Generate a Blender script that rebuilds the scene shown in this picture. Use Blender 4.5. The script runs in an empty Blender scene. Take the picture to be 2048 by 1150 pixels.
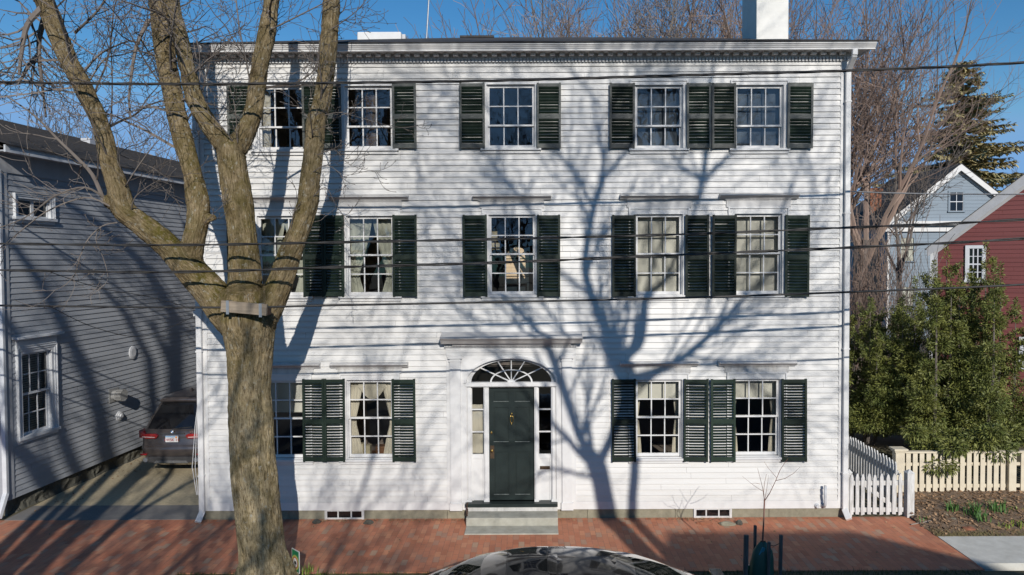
import bpy, bmesh, math, random
import numpy as np
from mathutils import Vector, Matrix, noise, Quaternion
R = math.radians
C = bpy.context.scene.collection
scene = bpy.context.scene
rnd = random.Random(7)

# ------------------------------------------------------------------ camera
CAM = Vector((0, -13.65, 5.23)); FPX = 1365.0
CROT = Matrix.Rotation(R(90 - 1.53), 3, 'X') @ Matrix.Rotation(R(-0.25), 3, 'Z')
cd = bpy.data.cameras.new('camera'); cam = bpy.data.objects.new('camera', cd); C.objects.link(cam)
cam.matrix_world = Matrix.Translation(CAM) @ CROT.to_4x4()
cd.sensor_width = 36; cd.lens = 36 * FPX / 2048
cd.shift_x = -47 / 2048; cd.shift_y = -20.5 / 2048
cd.clip_start = .1; cd.clip_end = 3000
scene.camera = cam

def ray(px, py):
    x = (px - 1024 - 47) / FPX; y = (575 - 20.5 - py) / FPX
    # the shift moves the window, so undo it before unprojecting
    return CROT @ Vector((x, y, -1))
def P(px, py, y=0.0):
    "photo measurement -> world point on the vertical plane at depth y"
    d = ray(px, py); t = (y - CAM.y) / d.y
    return CAM + d * t
def PG(px, py, z=0.0):
    d = ray(px, py); t = (z - CAM.z) / d.z
    return CAM + d * t
def PP(px, py, p0, n):
    d = ray(px, py); t = (Vector(p0) - CAM).dot(n) / d.dot(n)
    return CAM + d * t

# ------------------------------------------------------------------ sun and sky
SUN = Vector((-.235, 1, -.485)).normalized()
ELEV = math.asin(-SUN.z); AZ = math.atan2(-SUN.x, -SUN.y)
ld = bpy.data.lights.new('sun', 'SUN'); ld.energy = 4.3; ld.angle = R(.40); ld.color = (1, .945, .865)
lo = bpy.data.objects.new('sun', ld); C.objects.link(lo); lo.rotation_mode = 'QUATERNION'
lo.rotation_quaternion = SUN.to_track_quat('-Z', 'Y'); lo.location = (20, -40, 40)
w = bpy.data.worlds.new('World'); scene.world = w; w.use_nodes = True
nt = w.node_tree; bg = nt.nodes['Background']; sk = nt.nodes.new('ShaderNodeTexSky')
sk.sky_type = 'NISHITA'; sk.sun_disc = False; sk.sun_elevation = ELEV; sk.sun_rotation = AZ
sk.air_density = 1.0; sk.dust_density = .15; sk.ozone_density = 2.2; sk.altitude = 0
hs = nt.nodes.new('ShaderNodeHueSaturation'); hs.inputs['Saturation'].default_value = 1.36
nt.links.new(sk.outputs[0], hs.inputs['Color']); cap = nt.nodes.new('ShaderNodeMix'); cap.data_type = 'RGBA'; cap.blend_type = 'DARKEN'; cap.inputs[0].default_value = 1
cap.inputs[7].default_value = (.20 / .105, .40 / .105, .72 / .105, 1); nt.links.new(hs.outputs[0], cap.inputs[6]); nt.links.new(cap.outputs[2], bg.inputs['Color'])   # no glare round the sun
bg.inputs['Strength'].default_value = .105
scene.view_settings.view_transform = 'Standard'; scene.view_settings.look = 'None'; scene.view_settings.exposure = 0
scene.cycles.max_bounces = 7; scene.cycles.diffuse_bounces = 3; scene.cycles.glossy_bounces = 4
scene.cycles.transparent_max_bounces = 12; scene.cycles.caustics_reflective = False; scene.cycles.caustics_refractive = False

# ------------------------------------------------------------------ materials
class N:
    "tiny node writer"
    def __init__(s, name):
        s.m = bpy.data.materials.new(name); s.m.use_nodes = True; s.t = s.m.node_tree
        s.b = s.t.nodes['Principled BSDF']; s.out = s.t.nodes['Material Output']
    def n(s, typ, **k):
        nd = s.t.nodes.new('ShaderNode' + typ)
        for a, v in k.items(): setattr(nd, a, v)
        return nd
    def l(s, a, b): s.t.links.new(a, b)
    def set(s, inp, v):
        i = s.b.inputs[inp]
        if hasattr(v, 'is_linked'): s.l(v, i)
        else: i.default_value = (*v, 1) if isinstance(v, tuple) and len(v) == 3 and i.type == 'RGBA' else v
    def coord(s, scale=(1, 1, 1), attr=None, kind='Object'):
        mp = s.n('Mapping'); mp.inputs['Scale'].default_value = scale
        if attr:
            a = s.n('Attribute', attribute_name=attr); s.l(a.outputs['Vector'], mp.inputs[0])
        else:
            tc = s.n('TexCoord'); s.l(tc.outputs[kind], mp.inputs[0])
        return mp.outputs[0]
    def noise(s, co, scale, detail=3, rough=.55):
        t = s.n('TexNoise'); t.inputs['Scale'].default_value = scale; t.inputs['Detail'].default_value = detail
        t.inputs['Roughness'].default_value = rough
        s.l(co, t.inputs['Vector']); return t.outputs['Fac']
    def ramp(s, fac, stops, interp='LINEAR'):
        r = s.n('ValToRGB'); cr = r.color_ramp; cr.interpolation = interp
        while len(cr.elements) < len(stops): cr.elements.new(.5)
        for e, (p, c) in zip(cr.elements, stops):
            e.position = p; e.color = (*c, 1) if isinstance(c, tuple) else (c, c, c, 1)
        s.l(fac, r.inputs[0]); return r.outputs[0]
    def mix(s, fac, a, b, mode='MIX'):
        x = s.n('Mix', data_type='RGBA', blend_type=mode)
        for v, i in ((fac, 0), (a, 6), (b, 7)):
            if hasattr(v, 'is_linked'): s.l(v, x.inputs[i])
            else: x.inputs[i].default_value = v if i == 0 else (*v, 1)
        return x.outputs[2]
    def math(s, op, a, b=0.0):
        x = s.n('Math', operation=op)
        for v, i in ((a, 0), (b, 1)):
            if hasattr(v, 'is_linked'): s.l(v, x.inputs[i])
            else: x.inputs[i].default_value = v
        return x.outputs[0]
    def bump(s, h, strength=.3, dist=.02):
        b = s.n('Bump'); b.inputs['Strength'].default_value = strength; b.inputs['Distance'].default_value = dist
        s.l(h, b.inputs['Height']); s.l(b.outputs[0], s.b.inputs['Normal'])
    def island(s):
        g = s.n('NewGeometry'); return g.outputs['Random Per Island']

def pmat(name, c1, c2=None, scale=6, rough=.6, bump=0, bscale=40, stretch=(1, 1, 1), metal=0, island=0, spec=.5, coat=0, bdist=.01):
    n = N(name); co = n.coord(stretch)
    c2 = c2 or tuple(x * .8 for x in c1)
    f = n.noise(co, scale, 5, .65)
    col = n.mix(n.ramp(f, [(.3, 0.0), (.7, 1.0)]), c1, c2)
    if island:
        k = n.ramp(n.island(), [(0, 1 - island), (1, 1 + 0.0)])
        col = n.mix(1.0, col, k, 'MULTIPLY')
    n.set('Base Color', col); n.set('Roughness', rough); n.set('Metallic', metal)
    n.set('Specular IOR Level', spec); n.set('Coat Weight', coat); n.set('Coat Roughness', .03)
    if bump: n.bump(n.noise(co, bscale, 4), bump, bdist)
    return n.m

def clap_mat(name, base, dirt, isl=.06, low=0.0):
    n = N(name); co = n.coord((.35, .35, 3)); c2 = n.coord()
    f1 = n.noise(co, 2.2, 5, .7); f2 = n.noise(c2, 14, 5, .7)
    col = n.mix(n.ramp(f1, [(.38, 0.0), (.75, .45)]), base, dirt)
    col = n.mix(n.ramp(f2, [(.62, 0.0), (.78, .3)]), col, dirt)
    k = n.ramp(n.noise(n.coord((.25, .25, 8.6)), 1.0, 1), [(.3, 1 - isl), (.7, 1.0)])
    col = n.mix(1.0, col, k, 'MULTIPLY')
    tc = n.n('TexCoord'); sp = n.n('SeparateXYZ'); n.l(tc.outputs['Object'], sp.inputs[0])
    splash = n.math('MULTIPLY', n.ramp(n.math('ADD', sp.outputs[2], n.math('MULTIPLY', f2, .35)), [(.30, .5), (.75, 0.0)]), n.ramp(f1, [(.3, .3), (.7, 1.0)]))
    col = n.mix(splash, col, tuple(x * .6 for x in dirt))
    n.set('Base Color', col); n.set('Roughness', .5)
    n.bump(n.noise(n.coord((1, 1, 12)), 6, 5, .6), .12, .01)
    return n.m

M = {}
M['white_clap'] = clap_mat('white clapboard paint', (.672, .665, .65), (.50, .49, .47), .10)
M['white'] = pmat('white trim paint', (.70, .70, .695), (.62, .615, .61), 5, .45, .06, 30)
M['white_worn'] = pmat('worn white paint', (.66, .655, .65), (.43, .42, .40), 9, .6, .15, 50, (1, 1, .3))
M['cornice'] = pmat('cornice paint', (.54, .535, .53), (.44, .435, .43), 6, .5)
M['gray_clap'] = clap_mat('grey clapboard paint', (.37, .39, .42), (.285, .30, .33), .1)
M['gray_trim'] = pmat('pale grey trim paint', (.66, .68, .70), (.55, .57, .6), 5, .5)
M['soffit'] = pmat('grey soffit paint', (.42, .43, .45), (.34, .35, .37), 4, .6)
M['red_clap'] = clap_mat('barn red clapboard', (.18, .045, .042), (.12, .034, .032), .15)
M['blue_clap'] = clap_mat('blue shingles', (.20, .255, .31), (.155, .20, .25), .14)
M['tan_clap'] = clap_mat('tan clapboard', (.62, .46, .28), (.5, .36, .22), .12)
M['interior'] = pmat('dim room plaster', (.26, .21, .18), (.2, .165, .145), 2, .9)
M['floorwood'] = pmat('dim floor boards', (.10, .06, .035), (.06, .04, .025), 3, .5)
M['curtain'] = pmat('cream curtain cloth', (.66, .61, .50), (.56, .51, .42), 8, .9, .2, 30, (6, 1, .4))
M['curtain_pale'] = pmat('pale green grey curtain cloth', (.50, .51, .43), (.38, .39, .33), 8, .9, .2, 30, (6, 1, .4))
M['shade'] = pmat('white roller shade', (.72, .70, .62), (.66, .64, .57), 3, .8)
M['reflection_blue'] = pmat('blue grey sky reflection', (.16, .19, .22), (.13, .155, .18), 3, .8)  # flat colour standing in for the sky reflected in two top panes
M['wood'] = pmat('brown furniture wood', (.22, .10, .04), (.13, .06, .025), 5, .4, 0, 40, (1, 1, 6))
M['paper'] = pmat('cream lamp paper', (.62, .55, .38), (.5, .44, .3), 5, .9)
M['shutter'] = pmat('dark green shutter paint', (.0085, .018, .0125), (.014, .026, .019), 9, .5, .1, 60, spec=.3)
M['shutter_worn'] = pmat('faded green shutter paint', (.03, .04, .036), (.10, .105, .10), 16, .6, .15, 60, (1, 1, 3))
for mm_ in ('shutter', 'shutter_worn'):
    t_ = M[mm_].node_tree; b_ = t_.nodes['Principled BSDF']; src = b_.inputs['Base Color'].links[0].from_socket
    oi = t_.nodes.new('ShaderNodeObjectInfo'); rp = t_.nodes.new('ShaderNodeValToRGB'); rp.color_ramp.elements[0].color = (.7, .7, .7, 1); rp.color_ramp.elements[1].color = (1.7, 1.65, 1.6, 1)
    mx = t_.nodes.new('ShaderNodeMix'); mx.data_type = 'RGBA'; mx.blend_type = 'MULTIPLY'; mx.inputs[0].default_value = 1
    t_.links.new(oi.outputs['Random'], rp.inputs[0]); t_.links.new(src, mx.inputs[6]); t_.links.new(rp.outputs[0], mx.inputs[7]); t_.links.new(mx.outputs[2], b_.inputs['Base Color'])
M['door'] = pmat('dark teal door paint', (.0115, .019, .0185), (.017, .027, .026), 4, .45, .04, 30, spec=.35)
M['door_worn'] = pmat('worn door edge', (.05, .07, .07), (.3, .32, .3), 40, .7)
M['brass'] = pmat('brass', (.62, .42, .13), (.42, .27, .09), 20, .3, metal=1)
M['bronze'] = pmat('dull bronze', (.16, .11, .07), (.1, .07, .05), 20, .45, metal=.8)
M['iron'] = pmat('rusty iron', (.05, .03, .022), (.09, .045, .025), 30, .8, .3, 80)
M['black'] = pmat('black plastic', (.012, .012, .013), (.02, .02, .02), 10, .5)
M['rubber'] = pmat('tyre rubber', (.018, .018, .018), (.028, .027, .026), 10, .85)
M['steel'] = pmat('galvanised steel', (.5, .52, .54), (.38, .4, .42), 10, .4, metal=.8)
M['pipe'] = pmat('grey painted pipe', (.55, .56, .58), (.42, .43, .45), 8, .5)
M['vent'] = pmat('grey vent hood', (.34, .34, .33), (.26, .26, .255), 9, .5)
M['cable'] = pmat('black cable sheath', (.022, .021, .02), (.045, .042, .04), 20, .55)
M['cable_pale'] = pmat('pale cable sheath', (.45, .45, .45), (.3, .3, .3), 20, .6)
M['board'] = pmat('weathered plank', (.34, .28, .21), (.20, .16, .12), 5, .8, .3, 30, (.6, 6, 8))
M['greywood'] = pmat('weathered stake wood', (.16, .14, .125), (.07, .062, .055), 10, .85, .3, 30, (6, 6, .6))
M['cream'] = pmat('cream fence paint', (.68, .61, .47), (.58, .51, .39), 5, .6, .08, 40)
M['picket'] = pmat('worn white picket paint', (.70, .70, .69), (.42, .41, .39), 10, .7, .2, 60, (3, 3, .5))
M['stone'] = pmat('granite', (.29, .27, .20), (.19, .175, .125), 7, .85, .3, 90, island=.1)
M['granite'] = pmat('granite step', (.43, .42, .36), (.30, .29, .24), 5, .8, .25, 120)
M['rubble'] = pmat('rubble foundation', (.13, .125, .10), (.06, .058, .048), 6, .95, .8, 9, bdist=.08)
M['roof'] = pmat('dark asphalt shingles', (.035, .034, .034), (.06, .055, .052), 9, .95, .4, 60, (1, 1, 1))
M['roof_gray'] = pmat('weathered brown grey shingles', (.085, .072, .062), (.04, .037, .035), 5, .95, .5, 30, (2, .35, 3))
M['chimney'] = pmat('white painted masonry', (.78, .77, .73), (.70, .69, .65), 3, .75, .25, 14)
M['brickred'] = pmat('chimney brick', (.30, .12, .065), (.22, .09, .05), 12, .9, .3, 40)
M['bag'] = pmat('dark green watering bag', (.02, .075, .052), (.035, .105, .075), 4, .45, .3, 9)
M['tagblue'] = pmat('turquoise strap', (.05, .3, .38), (.04, .22, .3), 9, .5)
M['sgreen'] = pmat('sign green', (.02, .25, .11), (.02, .2, .09), 5, .4)
M['syellow'] = pmat('sign yellow', (.55, .55, .13), (.45, .5, .13), 5, .4)
M['sred'] = pmat('sign red ring', (.55, .1, .06), (.5, .09, .05), 5, .4)
M['swhite'] = pmat('sign white', (.8, .8, .78), (.74, .74, .72), 5, .4)
M['suv'] = pmat('dark brown car paint', (.085, .072, .069), (.10, .085, .08), 3, .3, metal=.5, coat=1)
M['suv_trim'] = pmat('matte car trim', (.035, .034, .035), (.05, .048, .048), 9, .55)
M['suv_glass'] = pmat('tinted rear glass', (.006, .006, .007), (.01, .01, .011), 3, .06, spec=.7)
M['sedan'] = pmat('black metallic car paint', (.055, .052, .052), (.065, .06, .06), 2, .16, metal=.75, coat=1)
M['chrome'] = pmat('chrome', (.75, .75, .76), (.65, .65, .66), 9, .12, metal=1)
M['skid'] = pmat('grey satin bumper plate', (.13, .13, .13), (.1, .1, .1), 9, .5)
M['light_red'] = pmat('tail lamp red', (.33, .012, .014), (.22, .008, .01), 9, .12, coat=1)
M['light_white'] = pmat('tail lamp clear strip', (.6, .5, .48), (.5, .42, .4), 9, .12)
M['blue'] = pmat('emblem blue', (.03, .16, .42), (.03, .14, .38), 9, .3)
M['plate'] = pmat('licence plate white', (.72, .72, .72), (.66, .66, .66), 9, .4)
M['plate_red'] = pmat('licence plate red', (.42, .05, .04), (.36, .05, .04), 9, .5)
M['plate_blue'] = pmat('licence plate blue band', (.22, .40, .62), (.2, .36, .56), 9, .5)
M['orange'] = pmat('orange sticker', (.75, .28, .04), (.7, .25, .04), 9, .5)
M['number'] = pmat('black house numbers', (.012, .012, .012), (.02, .02, .02), 9, .5)
M['asphalt'] = pmat('street asphalt', (.05, .05, .052), (.065, .064, .064), 3, .9, .3, 160)
M['asphalt_new'] = pmat('new asphalt apron', (.165, .155, .145), (.20, .19, .175), 8, .9, .35, 220)
M['asphalt_old'] = pmat('old gravelly asphalt', (.58, .49, .32), (.40, .33, .215), 16, .95, .8, 140, bdist=.015)
M['concrete'] = pmat('pale concrete walk', (.62, .61, .56), (.46, .45, .405), 4, .85, .15, 120)
M['mulch'] = pmat('leafy mulch', (.30, .205, .135), (.14, .10, .065), 24, .95, .9, 70, bdist=.03)
M['soil'] = pmat('grass and soil ground', (.085, .085, .04), (.12, .095, .06), 2.5, .95, .5, 40)
M['grass'] = pmat('grass blades', (.10, .125, .035), (.17, .15, .06), 3, .8, island=.4)
M['leaf_dry'] = pmat('dry fallen leaves', (.50, .31, .17), (.30, .19, .11), 30, .85, island=.5)
M['daff'] = pmat('green spring leaves', (.085, .19, .045), (.12, .24, .06), 6, .5, island=.3)
M['daff_y'] = pmat('yellow green spring leaves', (.26, .32, .05), (.2, .28, .05), 6, .5, island=.3)
M['yew'] = pmat('yew needles', (.095, .137, .031), (.28, .285, .064), 1.7, .6, island=.55)
M['spruce'] = pmat('spruce needles', (.54, .43, .22), (.35, .33, .15), .3, .8, island=.4)
M['twig'] = pmat('grey brown twigs', (.19, .165, .145), (.12, .10, .09), 4, .9)
M['twig_red'] = pmat('reddish budding twigs', (.235, .18, .145), (.30, .205, .165), 1.2, .9)
M['twig_pale'] = pmat('pale distant twigs', (.30, .255, .215), (.22, .19, .165), 1.2, .9)
M['sapling'] = pmat('young red brown bark', (.14, .055, .045), (.22, .13, .085), 5, .6)

def glass_mat(name, tint=(1, 1, 1), refl=1.0, wave=0.0):
    n = N(name); n.t.nodes.remove(n.b)
    tr = n.n('BsdfTransparent'); tr.inputs[0].default_value = (*tint, 1)
    gl = n.n('BsdfGlossy'); gl.inputs['Roughness'].default_value = .008; gl.inputs[0].default_value = (.95, .98, 1, 1)
    fr = n.n('Fresnel'); fr.inputs[0].default_value = 1.62
    f = n.math('MULTIPLY', fr.outputs[0], refl)
    mx = n.n('MixShader'); n.l(f, mx.inputs[0]); n.l(tr.outputs[0], mx.inputs[1]); n.l(gl.outputs[0], mx.inputs[2])
    if wave:
        b = n.n('Bump'); b.inputs['Strength'].default_value = wave; b.inputs['Distance'].default_value = .02
        n.l(n.noise(n.coord((1, 1, .7)), 3.2, 2), b.inputs['Height']); n.l(b.outputs[0], gl.inputs['Normal']); n.l(b.outputs[0], fr.inputs['Normal'])
    n.l(mx.outputs[0], n.out.inputs[0]); return n.m
M['glass'] = glass_mat('old window glass', (.88, .89, .88), 1.5, .12)
M['glass_top'] = glass_mat('upper window glass', (.80, .82, .83), 1.9, .12)
M['car_glass'] = glass_mat('green car glass', (.50, .62, .54), .9)

def paving():
    n = N('brick paving'); tc = n.n('TexCoord'); sp = n.n('SeparateXYZ'); n.l(tc.outputs['Object'], sp.inputs[0])
    wob = n.noise(n.coord(), 1.2, 2)
    x = n.math('ADD', sp.outputs[0], n.math('MULTIPLY', wob, .05))
    v = n.math('DIVIDE', x, .105); fv = n.math('FLOOR', v)
    u = n.math('ADD', n.math('DIVIDE', sp.outputs[1], .21), n.math('MULTIPLY', n.math('MODULO', fv, 2.0), .5))
    wn0 = n.n('TexWhiteNoise', noise_dimensions='1D'); n.l(fv, wn0.inputs['W'])
    u = n.math('ADD', u, n.math('MULTIPLY', wn0.outputs[0], .16))
    fu = n.math('FLOOR', u)
    cb = n.n('CombineXYZ'); n.l(fu, cb.inputs[0]); n.l(fv, cb.inputs[1])
    wn = n.n('TexWhiteNoise', noise_dimensions='2D'); n.l(cb.outputs[0], wn.inputs['Vector'])
    col = n.ramp(wn.outputs[0], [(0, (.39, .135, .07)), (.3, (.54, .20, .105)), (.6, (.46, .168, .085)), (.8, (.58, .25, .13)), (.9, (.40, .20, .13)), (1, (.44, .29, .19))])
    dirt = n.noise(n.coord(), 1.1, 5, .7); col = n.mix(n.ramp(dirt, [(.4, 0.0), (.8, .5)]), col, (.36, .215, .15))
    fine = n.noise(n.coord(), 60, 4, .7); col = n.mix(n.ramp(fine, [(.45, 0.0), (.75, .35)]), col, (.28, .13, .09))
    def edge(t, wd):
        fr = n.math('FRACT', t); a = n.math('LESS_THAN', fr, wd); return a
    m = n.math('MAXIMUM', edge(v, .075), edge(u, .04))
    m = n.math('MULTIPLY', m, n.ramp(n.noise(n.coord(), 5, 3), [(.35, .1), (.65, .75)]))
    col = n.mix(m, col, (.16, .105, .08))
    n.set('Base Color', col); n.set('Roughness', .85)
    h = n.math('SUBTRACT', n.math('MULTIPLY', fine, .3), m); n.bump(h, .35, .006)
    return n.m
M['paving'] = paving()

def bark_mat():
    n = N('furrowed bark'); co = n.coord((1, 1, .17), 'bark'); c2 = n.coord((1, 1, .45), 'bark')
    f = n.noise(co, 55, 8, .72); g = n.noise(n.coord((1, 1, .3), 'bark'), 120, 5, .7); big = n.noise(c2, 4.5, 6, .7); patch = n.noise(n.coord((1, 1, .7), 'bark'), 9, 6, .72)
    h = n.math('ADD', n.math('MULTIPLY', f, .72), n.math('MULTIPLY', g, .28))
    h = n.math('ADD', h, n.math('MULTIPLY', n.math('SUBTRACT', patch, .5), .22))
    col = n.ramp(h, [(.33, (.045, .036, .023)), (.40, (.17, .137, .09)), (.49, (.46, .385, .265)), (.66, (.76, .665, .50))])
    tint = n.ramp(big, [(.34, (.40, .37, .31)), (.46, (.80, .77, .70)), (.60, (1.0, .98, .94))]); col = n.mix(1.0, col, tint, 'MULTIPLY')  # large dark patches: mottled bark, with twig shade painted in on the limbs
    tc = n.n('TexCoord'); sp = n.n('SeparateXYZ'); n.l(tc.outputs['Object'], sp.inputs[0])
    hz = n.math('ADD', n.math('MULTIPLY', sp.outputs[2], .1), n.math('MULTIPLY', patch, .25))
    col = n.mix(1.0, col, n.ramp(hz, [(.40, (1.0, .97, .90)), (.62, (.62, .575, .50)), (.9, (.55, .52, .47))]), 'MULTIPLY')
    moss = n.noise(n.coord((1, 1, .8), 'bark'), 3.6, 7, .78); at = n.n('Attribute', attribute_name='moss')
    mm = n.math('MULTIPLY', n.ramp(moss, [(.42, 0.0), (.6, 1.0)]), n.math('ADD', n.math('MULTIPLY', at.outputs['Fac'], 1.35), .04))
    col = n.mix(mm, col, n.mix(h, (.03, .028, .006), (.17, .14, .03)))
    li = n.noise(n.coord((1, 1, .7), 'bark'), 17, 6, .75)
    col = n.mix(n.ramp(li, [(.57, 0.0), (.66, .75)]), col, (.43, .42, .36))
    n.set('Base Color', col); n.set('Roughness', .95); n.set('Specular IOR Level', .12)
    n.bump(h, 1.0, .05); return n.m
M['bark'] = bark_mat()

# ------------------------------------------------------------------ mesh helpers
class MB:
    def __init__(s): s.v = []; s.f = []
    def add(s, vs, fs):
        o = len(s.v); s.v.extend(tuple(x) for x in vs); s.f.extend(tuple(i + o for i in f) for f in fs); return s
    def box(s, x0, x1, y0, y1, z0, z1):
        return s.add([(x0, y0, z0), (x1, y0, z0), (x1, y1, z0), (x0, y1, z0), (x0, y0, z1), (x1, y0, z1), (x1, y1, z1), (x0, y1, z1)],
                     [(0, 3, 2, 1), (4, 5, 6, 7), (0, 1, 5, 4), (1, 2, 6, 5), (2, 3, 7, 6), (3, 0, 4, 7)])
    def quad(s, a, b, c, d): return s.add([a, b, c, d], [(0, 1, 2, 3)])
    def poly(s, pts): return s.add(pts, [tuple(range(len(pts)))])
    def prism_y(s, pts, y0, y1):
        "polygon of (x, z) run along y"
        n = len(pts)
        return s.add([(x, y0, z) for x, z in pts] + [(x, y1, z) for x, z in pts],
                     [tuple(range(n)), tuple(range(2 * n - 1, n - 1, -1))] + [((i + 1) % n, i, i + n, (i + 1) % n + n) for i in range(n)])
    def prism_x(s, pts, x0, x1):
        "polygon of (y, z) run along x"
        n = len(pts)
        return s.add([(x0, y, z) for y, z in pts] + [(x1, y, z) for y, z in pts],
                     [tuple(range(n)), tuple(range(2 * n - 1, n - 1, -1))] + [((i + 1) % n, i, i + n, (i + 1) % n + n) for i in range(n)])
    def tube(s, pts, rad, n=6, cap=True):
        pts = [Vector(p) for p in pts]; o = len(s.v); m = len(pts)
        if not hasattr(rad, '__len__'): rad = [rad] * m
        t = (pts[1] - pts[0]).normalized(); a = t.orthogonal().normalized()
        for i, p in enumerate(pts):
            if i: t = (pts[min(i + 1, m - 1)] - pts[i - 1]).normalized()
            a = (a - t * a.dot(t))
            a = a.normalized() if a.length > 1e-6 else t.orthogonal().normalized()
            b = t.cross(a)
            for k in range(n):
                an = 2 * math.pi * k / n; q = p + (a * math.cos(an) + b * math.sin(an)) * rad[i]
                s.v.append((q.x, q.y, q.z))
        for i in range(m - 1):
            for k in range(n):
                k2 = (k + 1) % n; s.f.append((o + i * n + k, o + i * n + k2, o + (i + 1) * n + k2, o + (i + 1) * n + k))
        if cap:
            s.f.append(tuple(o + k for k in range(n - 1, -1, -1))); s.f.append(tuple(o + (m - 1) * n + k for k in range(n)))
        return s
    def bar(s, a, b, w, d, up=(0, 1, 0)):
        "rectangular bar between two points; w across, d along up"
        a = Vector(a); b = Vector(b); t = (b - a).normalized(); u = Vector(up); u = (u - t * u.dot(t)).normalized(); v = t.cross(u)
        vs = [p + v * sx * w / 2 + u * sy * d / 2 for p in (a, b) for sx, sy in ((-1, -1), (1, -1), (1, 1), (-1, 1))]
        return s.add(vs, [(0, 3, 2, 1), (4, 5, 6, 7), (0, 1, 5, 4), (1, 2, 6, 5), (2, 3, 7, 6), (3, 0, 4, 7)])
    def xf(s, mt):
        s.v = [tuple(mt @ Vector(p)) for p in s.v]; return s
    def build(s, name, mat, parent=None, smooth=False, bevel=0, fix=False):
        if not s.v: return None
        me = bpy.data.meshes.new(name)
        off = wloc(parent); v = np.array(s.v, float) - np.array(off)
        me.from_pydata(v.tolist(), [], s.f)
        if fix:
            b = bmesh.new(); b.from_mesh(me); bmesh.ops.recalc_face_normals(b, faces=b.faces); b.to_mesh(me); b.free()
        if smooth: me.polygons.foreach_set('use_smooth', [True] * len(me.polygons))
        if mat: me.materials.append(M[mat] if isinstance(mat, str) else mat)
        o = bpy.data.objects.new(name, me); C.objects.link(o); o.parent = parent
        if bevel:
            bv = o.modifiers.new('bevel', 'BEVEL'); bv.width = bevel; bv.segments = 2; bv.limit_method = 'ANGLE'
        return o
def wloc(o):
    p = Vector((0, 0, 0))
    while o: p += o.location; o = o.parent
    return p
def tag(o, label, cat, group=None):
    o['label'] = label; o['category'] = cat
    if group: o['group'] = group
    return o
def thing(name, label, cat, loc=(0, 0, 0), group=None):
    o = bpy.data.objects.new(name, None); C.objects.link(o); o.location = loc; o.empty_display_size = .3
    return tag(o, label, cat, group)
def struct(name, mb, mat, **k):
    o = mb.build(name, mat, **k); o['kind'] = 'structure'; return o
def stuff(name, mb, mat, label, cat):
    o = mb.build(name, mat); tag(o, label, cat); o['kind'] = 'stuff'; return o
def text(name, s, size, loc, rot, mat, parent, ext=.002, bold=0):
    cu = bpy.data.curves.new(name, 'FONT'); cu.body = s; cu.size = size; cu.extrude = ext; cu.align_x = 'CENTER'; cu.align_y = 'CENTER'; cu.offset = bold
    t = bpy.data.objects.new(name + '_tmp', cu); C.objects.link(t)
    me = bpy.data.meshes.new_from_object(t.evaluated_get(bpy.context.evaluated_depsgraph_get()))
    bpy.data.objects.remove(t); o = bpy.data.objects.new(name, me); C.objects.link(o); me.materials.clear(); me.materials.append(M[mat])
    o.parent = parent; o.location = Vector(loc) - wloc(parent); o.rotation_euler = rot; return o

def clapboards(mb, u0, u1, z0, z1, ex, holes, fn, proud=.019, top=.004, clip=None, joint=4.5, rg=rnd):
    "overlapping boards as real wedges; holes are (u0, u1, z0, z1); fn(u, out, z) -> point"
    z = z0; 
    while z < z1 - 1e-4:
        zt = min(z + ex, z1)
        ys = sorted({z, zt} | {h[2] for h in holes if z < h[2] < zt} | {h[3] for h in holes if z < h[3] < zt})
        cuts = []; u = u0 + rg.uniform(.5, joint)
        while u < u1: cuts.append(u); u += rg.uniform(.5, 1) * joint
        jit = rg.uniform(-.0015, .0015); wv = lambda uu, zz_: .0035 * noise.noise((uu * .7, zz_ * 9.1, 2.5)) if (zz_ > z0 + .01 and zz_ < z1 - .01) else 0.0
        for a, b in zip(ys, ys[1:]):
            mid = (a + b) / 2; segs = [(u0, u1)]
            if clip:
                lo, hi = clip(mid); segs = [(max(u0, lo), min(u1, hi))]
                if segs[0][0] >= segs[0][1]: continue
            for h in holes:
                if h[2] < mid < h[3]:
                    ns = []
                    for s0, s1 in segs:
                        if h[1] <= s0 or h[0] >= s1: ns.append((s0, s1)); continue
                        if h[0] > s0: ns.append((s0, h[0]))
                        if h[1] < s1: ns.append((h[1], s1))
                    segs = ns
            oa = proud + (top - proud) * (a - z) / ex + jit; ob = proud + (top - proud) * (b - z) / ex + jit
            for s0, s1 in segs:
                cs = sorted([s0] + [c for c in cuts if s0 < c < s1] + [s1] + [v for v in np.arange(u0 + .7, u1, .7) if s0 + .05 < v < s1 - .05])
                for c0, c1 in zip(cs, cs[1:]):
                    e0 = c0 + (.003 if c0 in cuts else 0); j2 = 0
                    wa0, wa1 = (wv(c0, a), wv(c1, a)) if a == z else (0, 0); wb0, wb1 = (wv(c0, b), wv(c1, b)) if b == zt else (0, 0)
                    mb.add([fn(e0, oa + j2, a + wa0), fn(c1, oa + j2, a + wa1), fn(c1, ob + j2, b + wb1), fn(e0, ob + j2, b + wb0), fn(e0, 0, a + wa0), fn(c1, 0, a + wa1)],
                           [(0, 1, 2, 3), (4, 5, 1, 0)])
        z = zt

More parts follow.
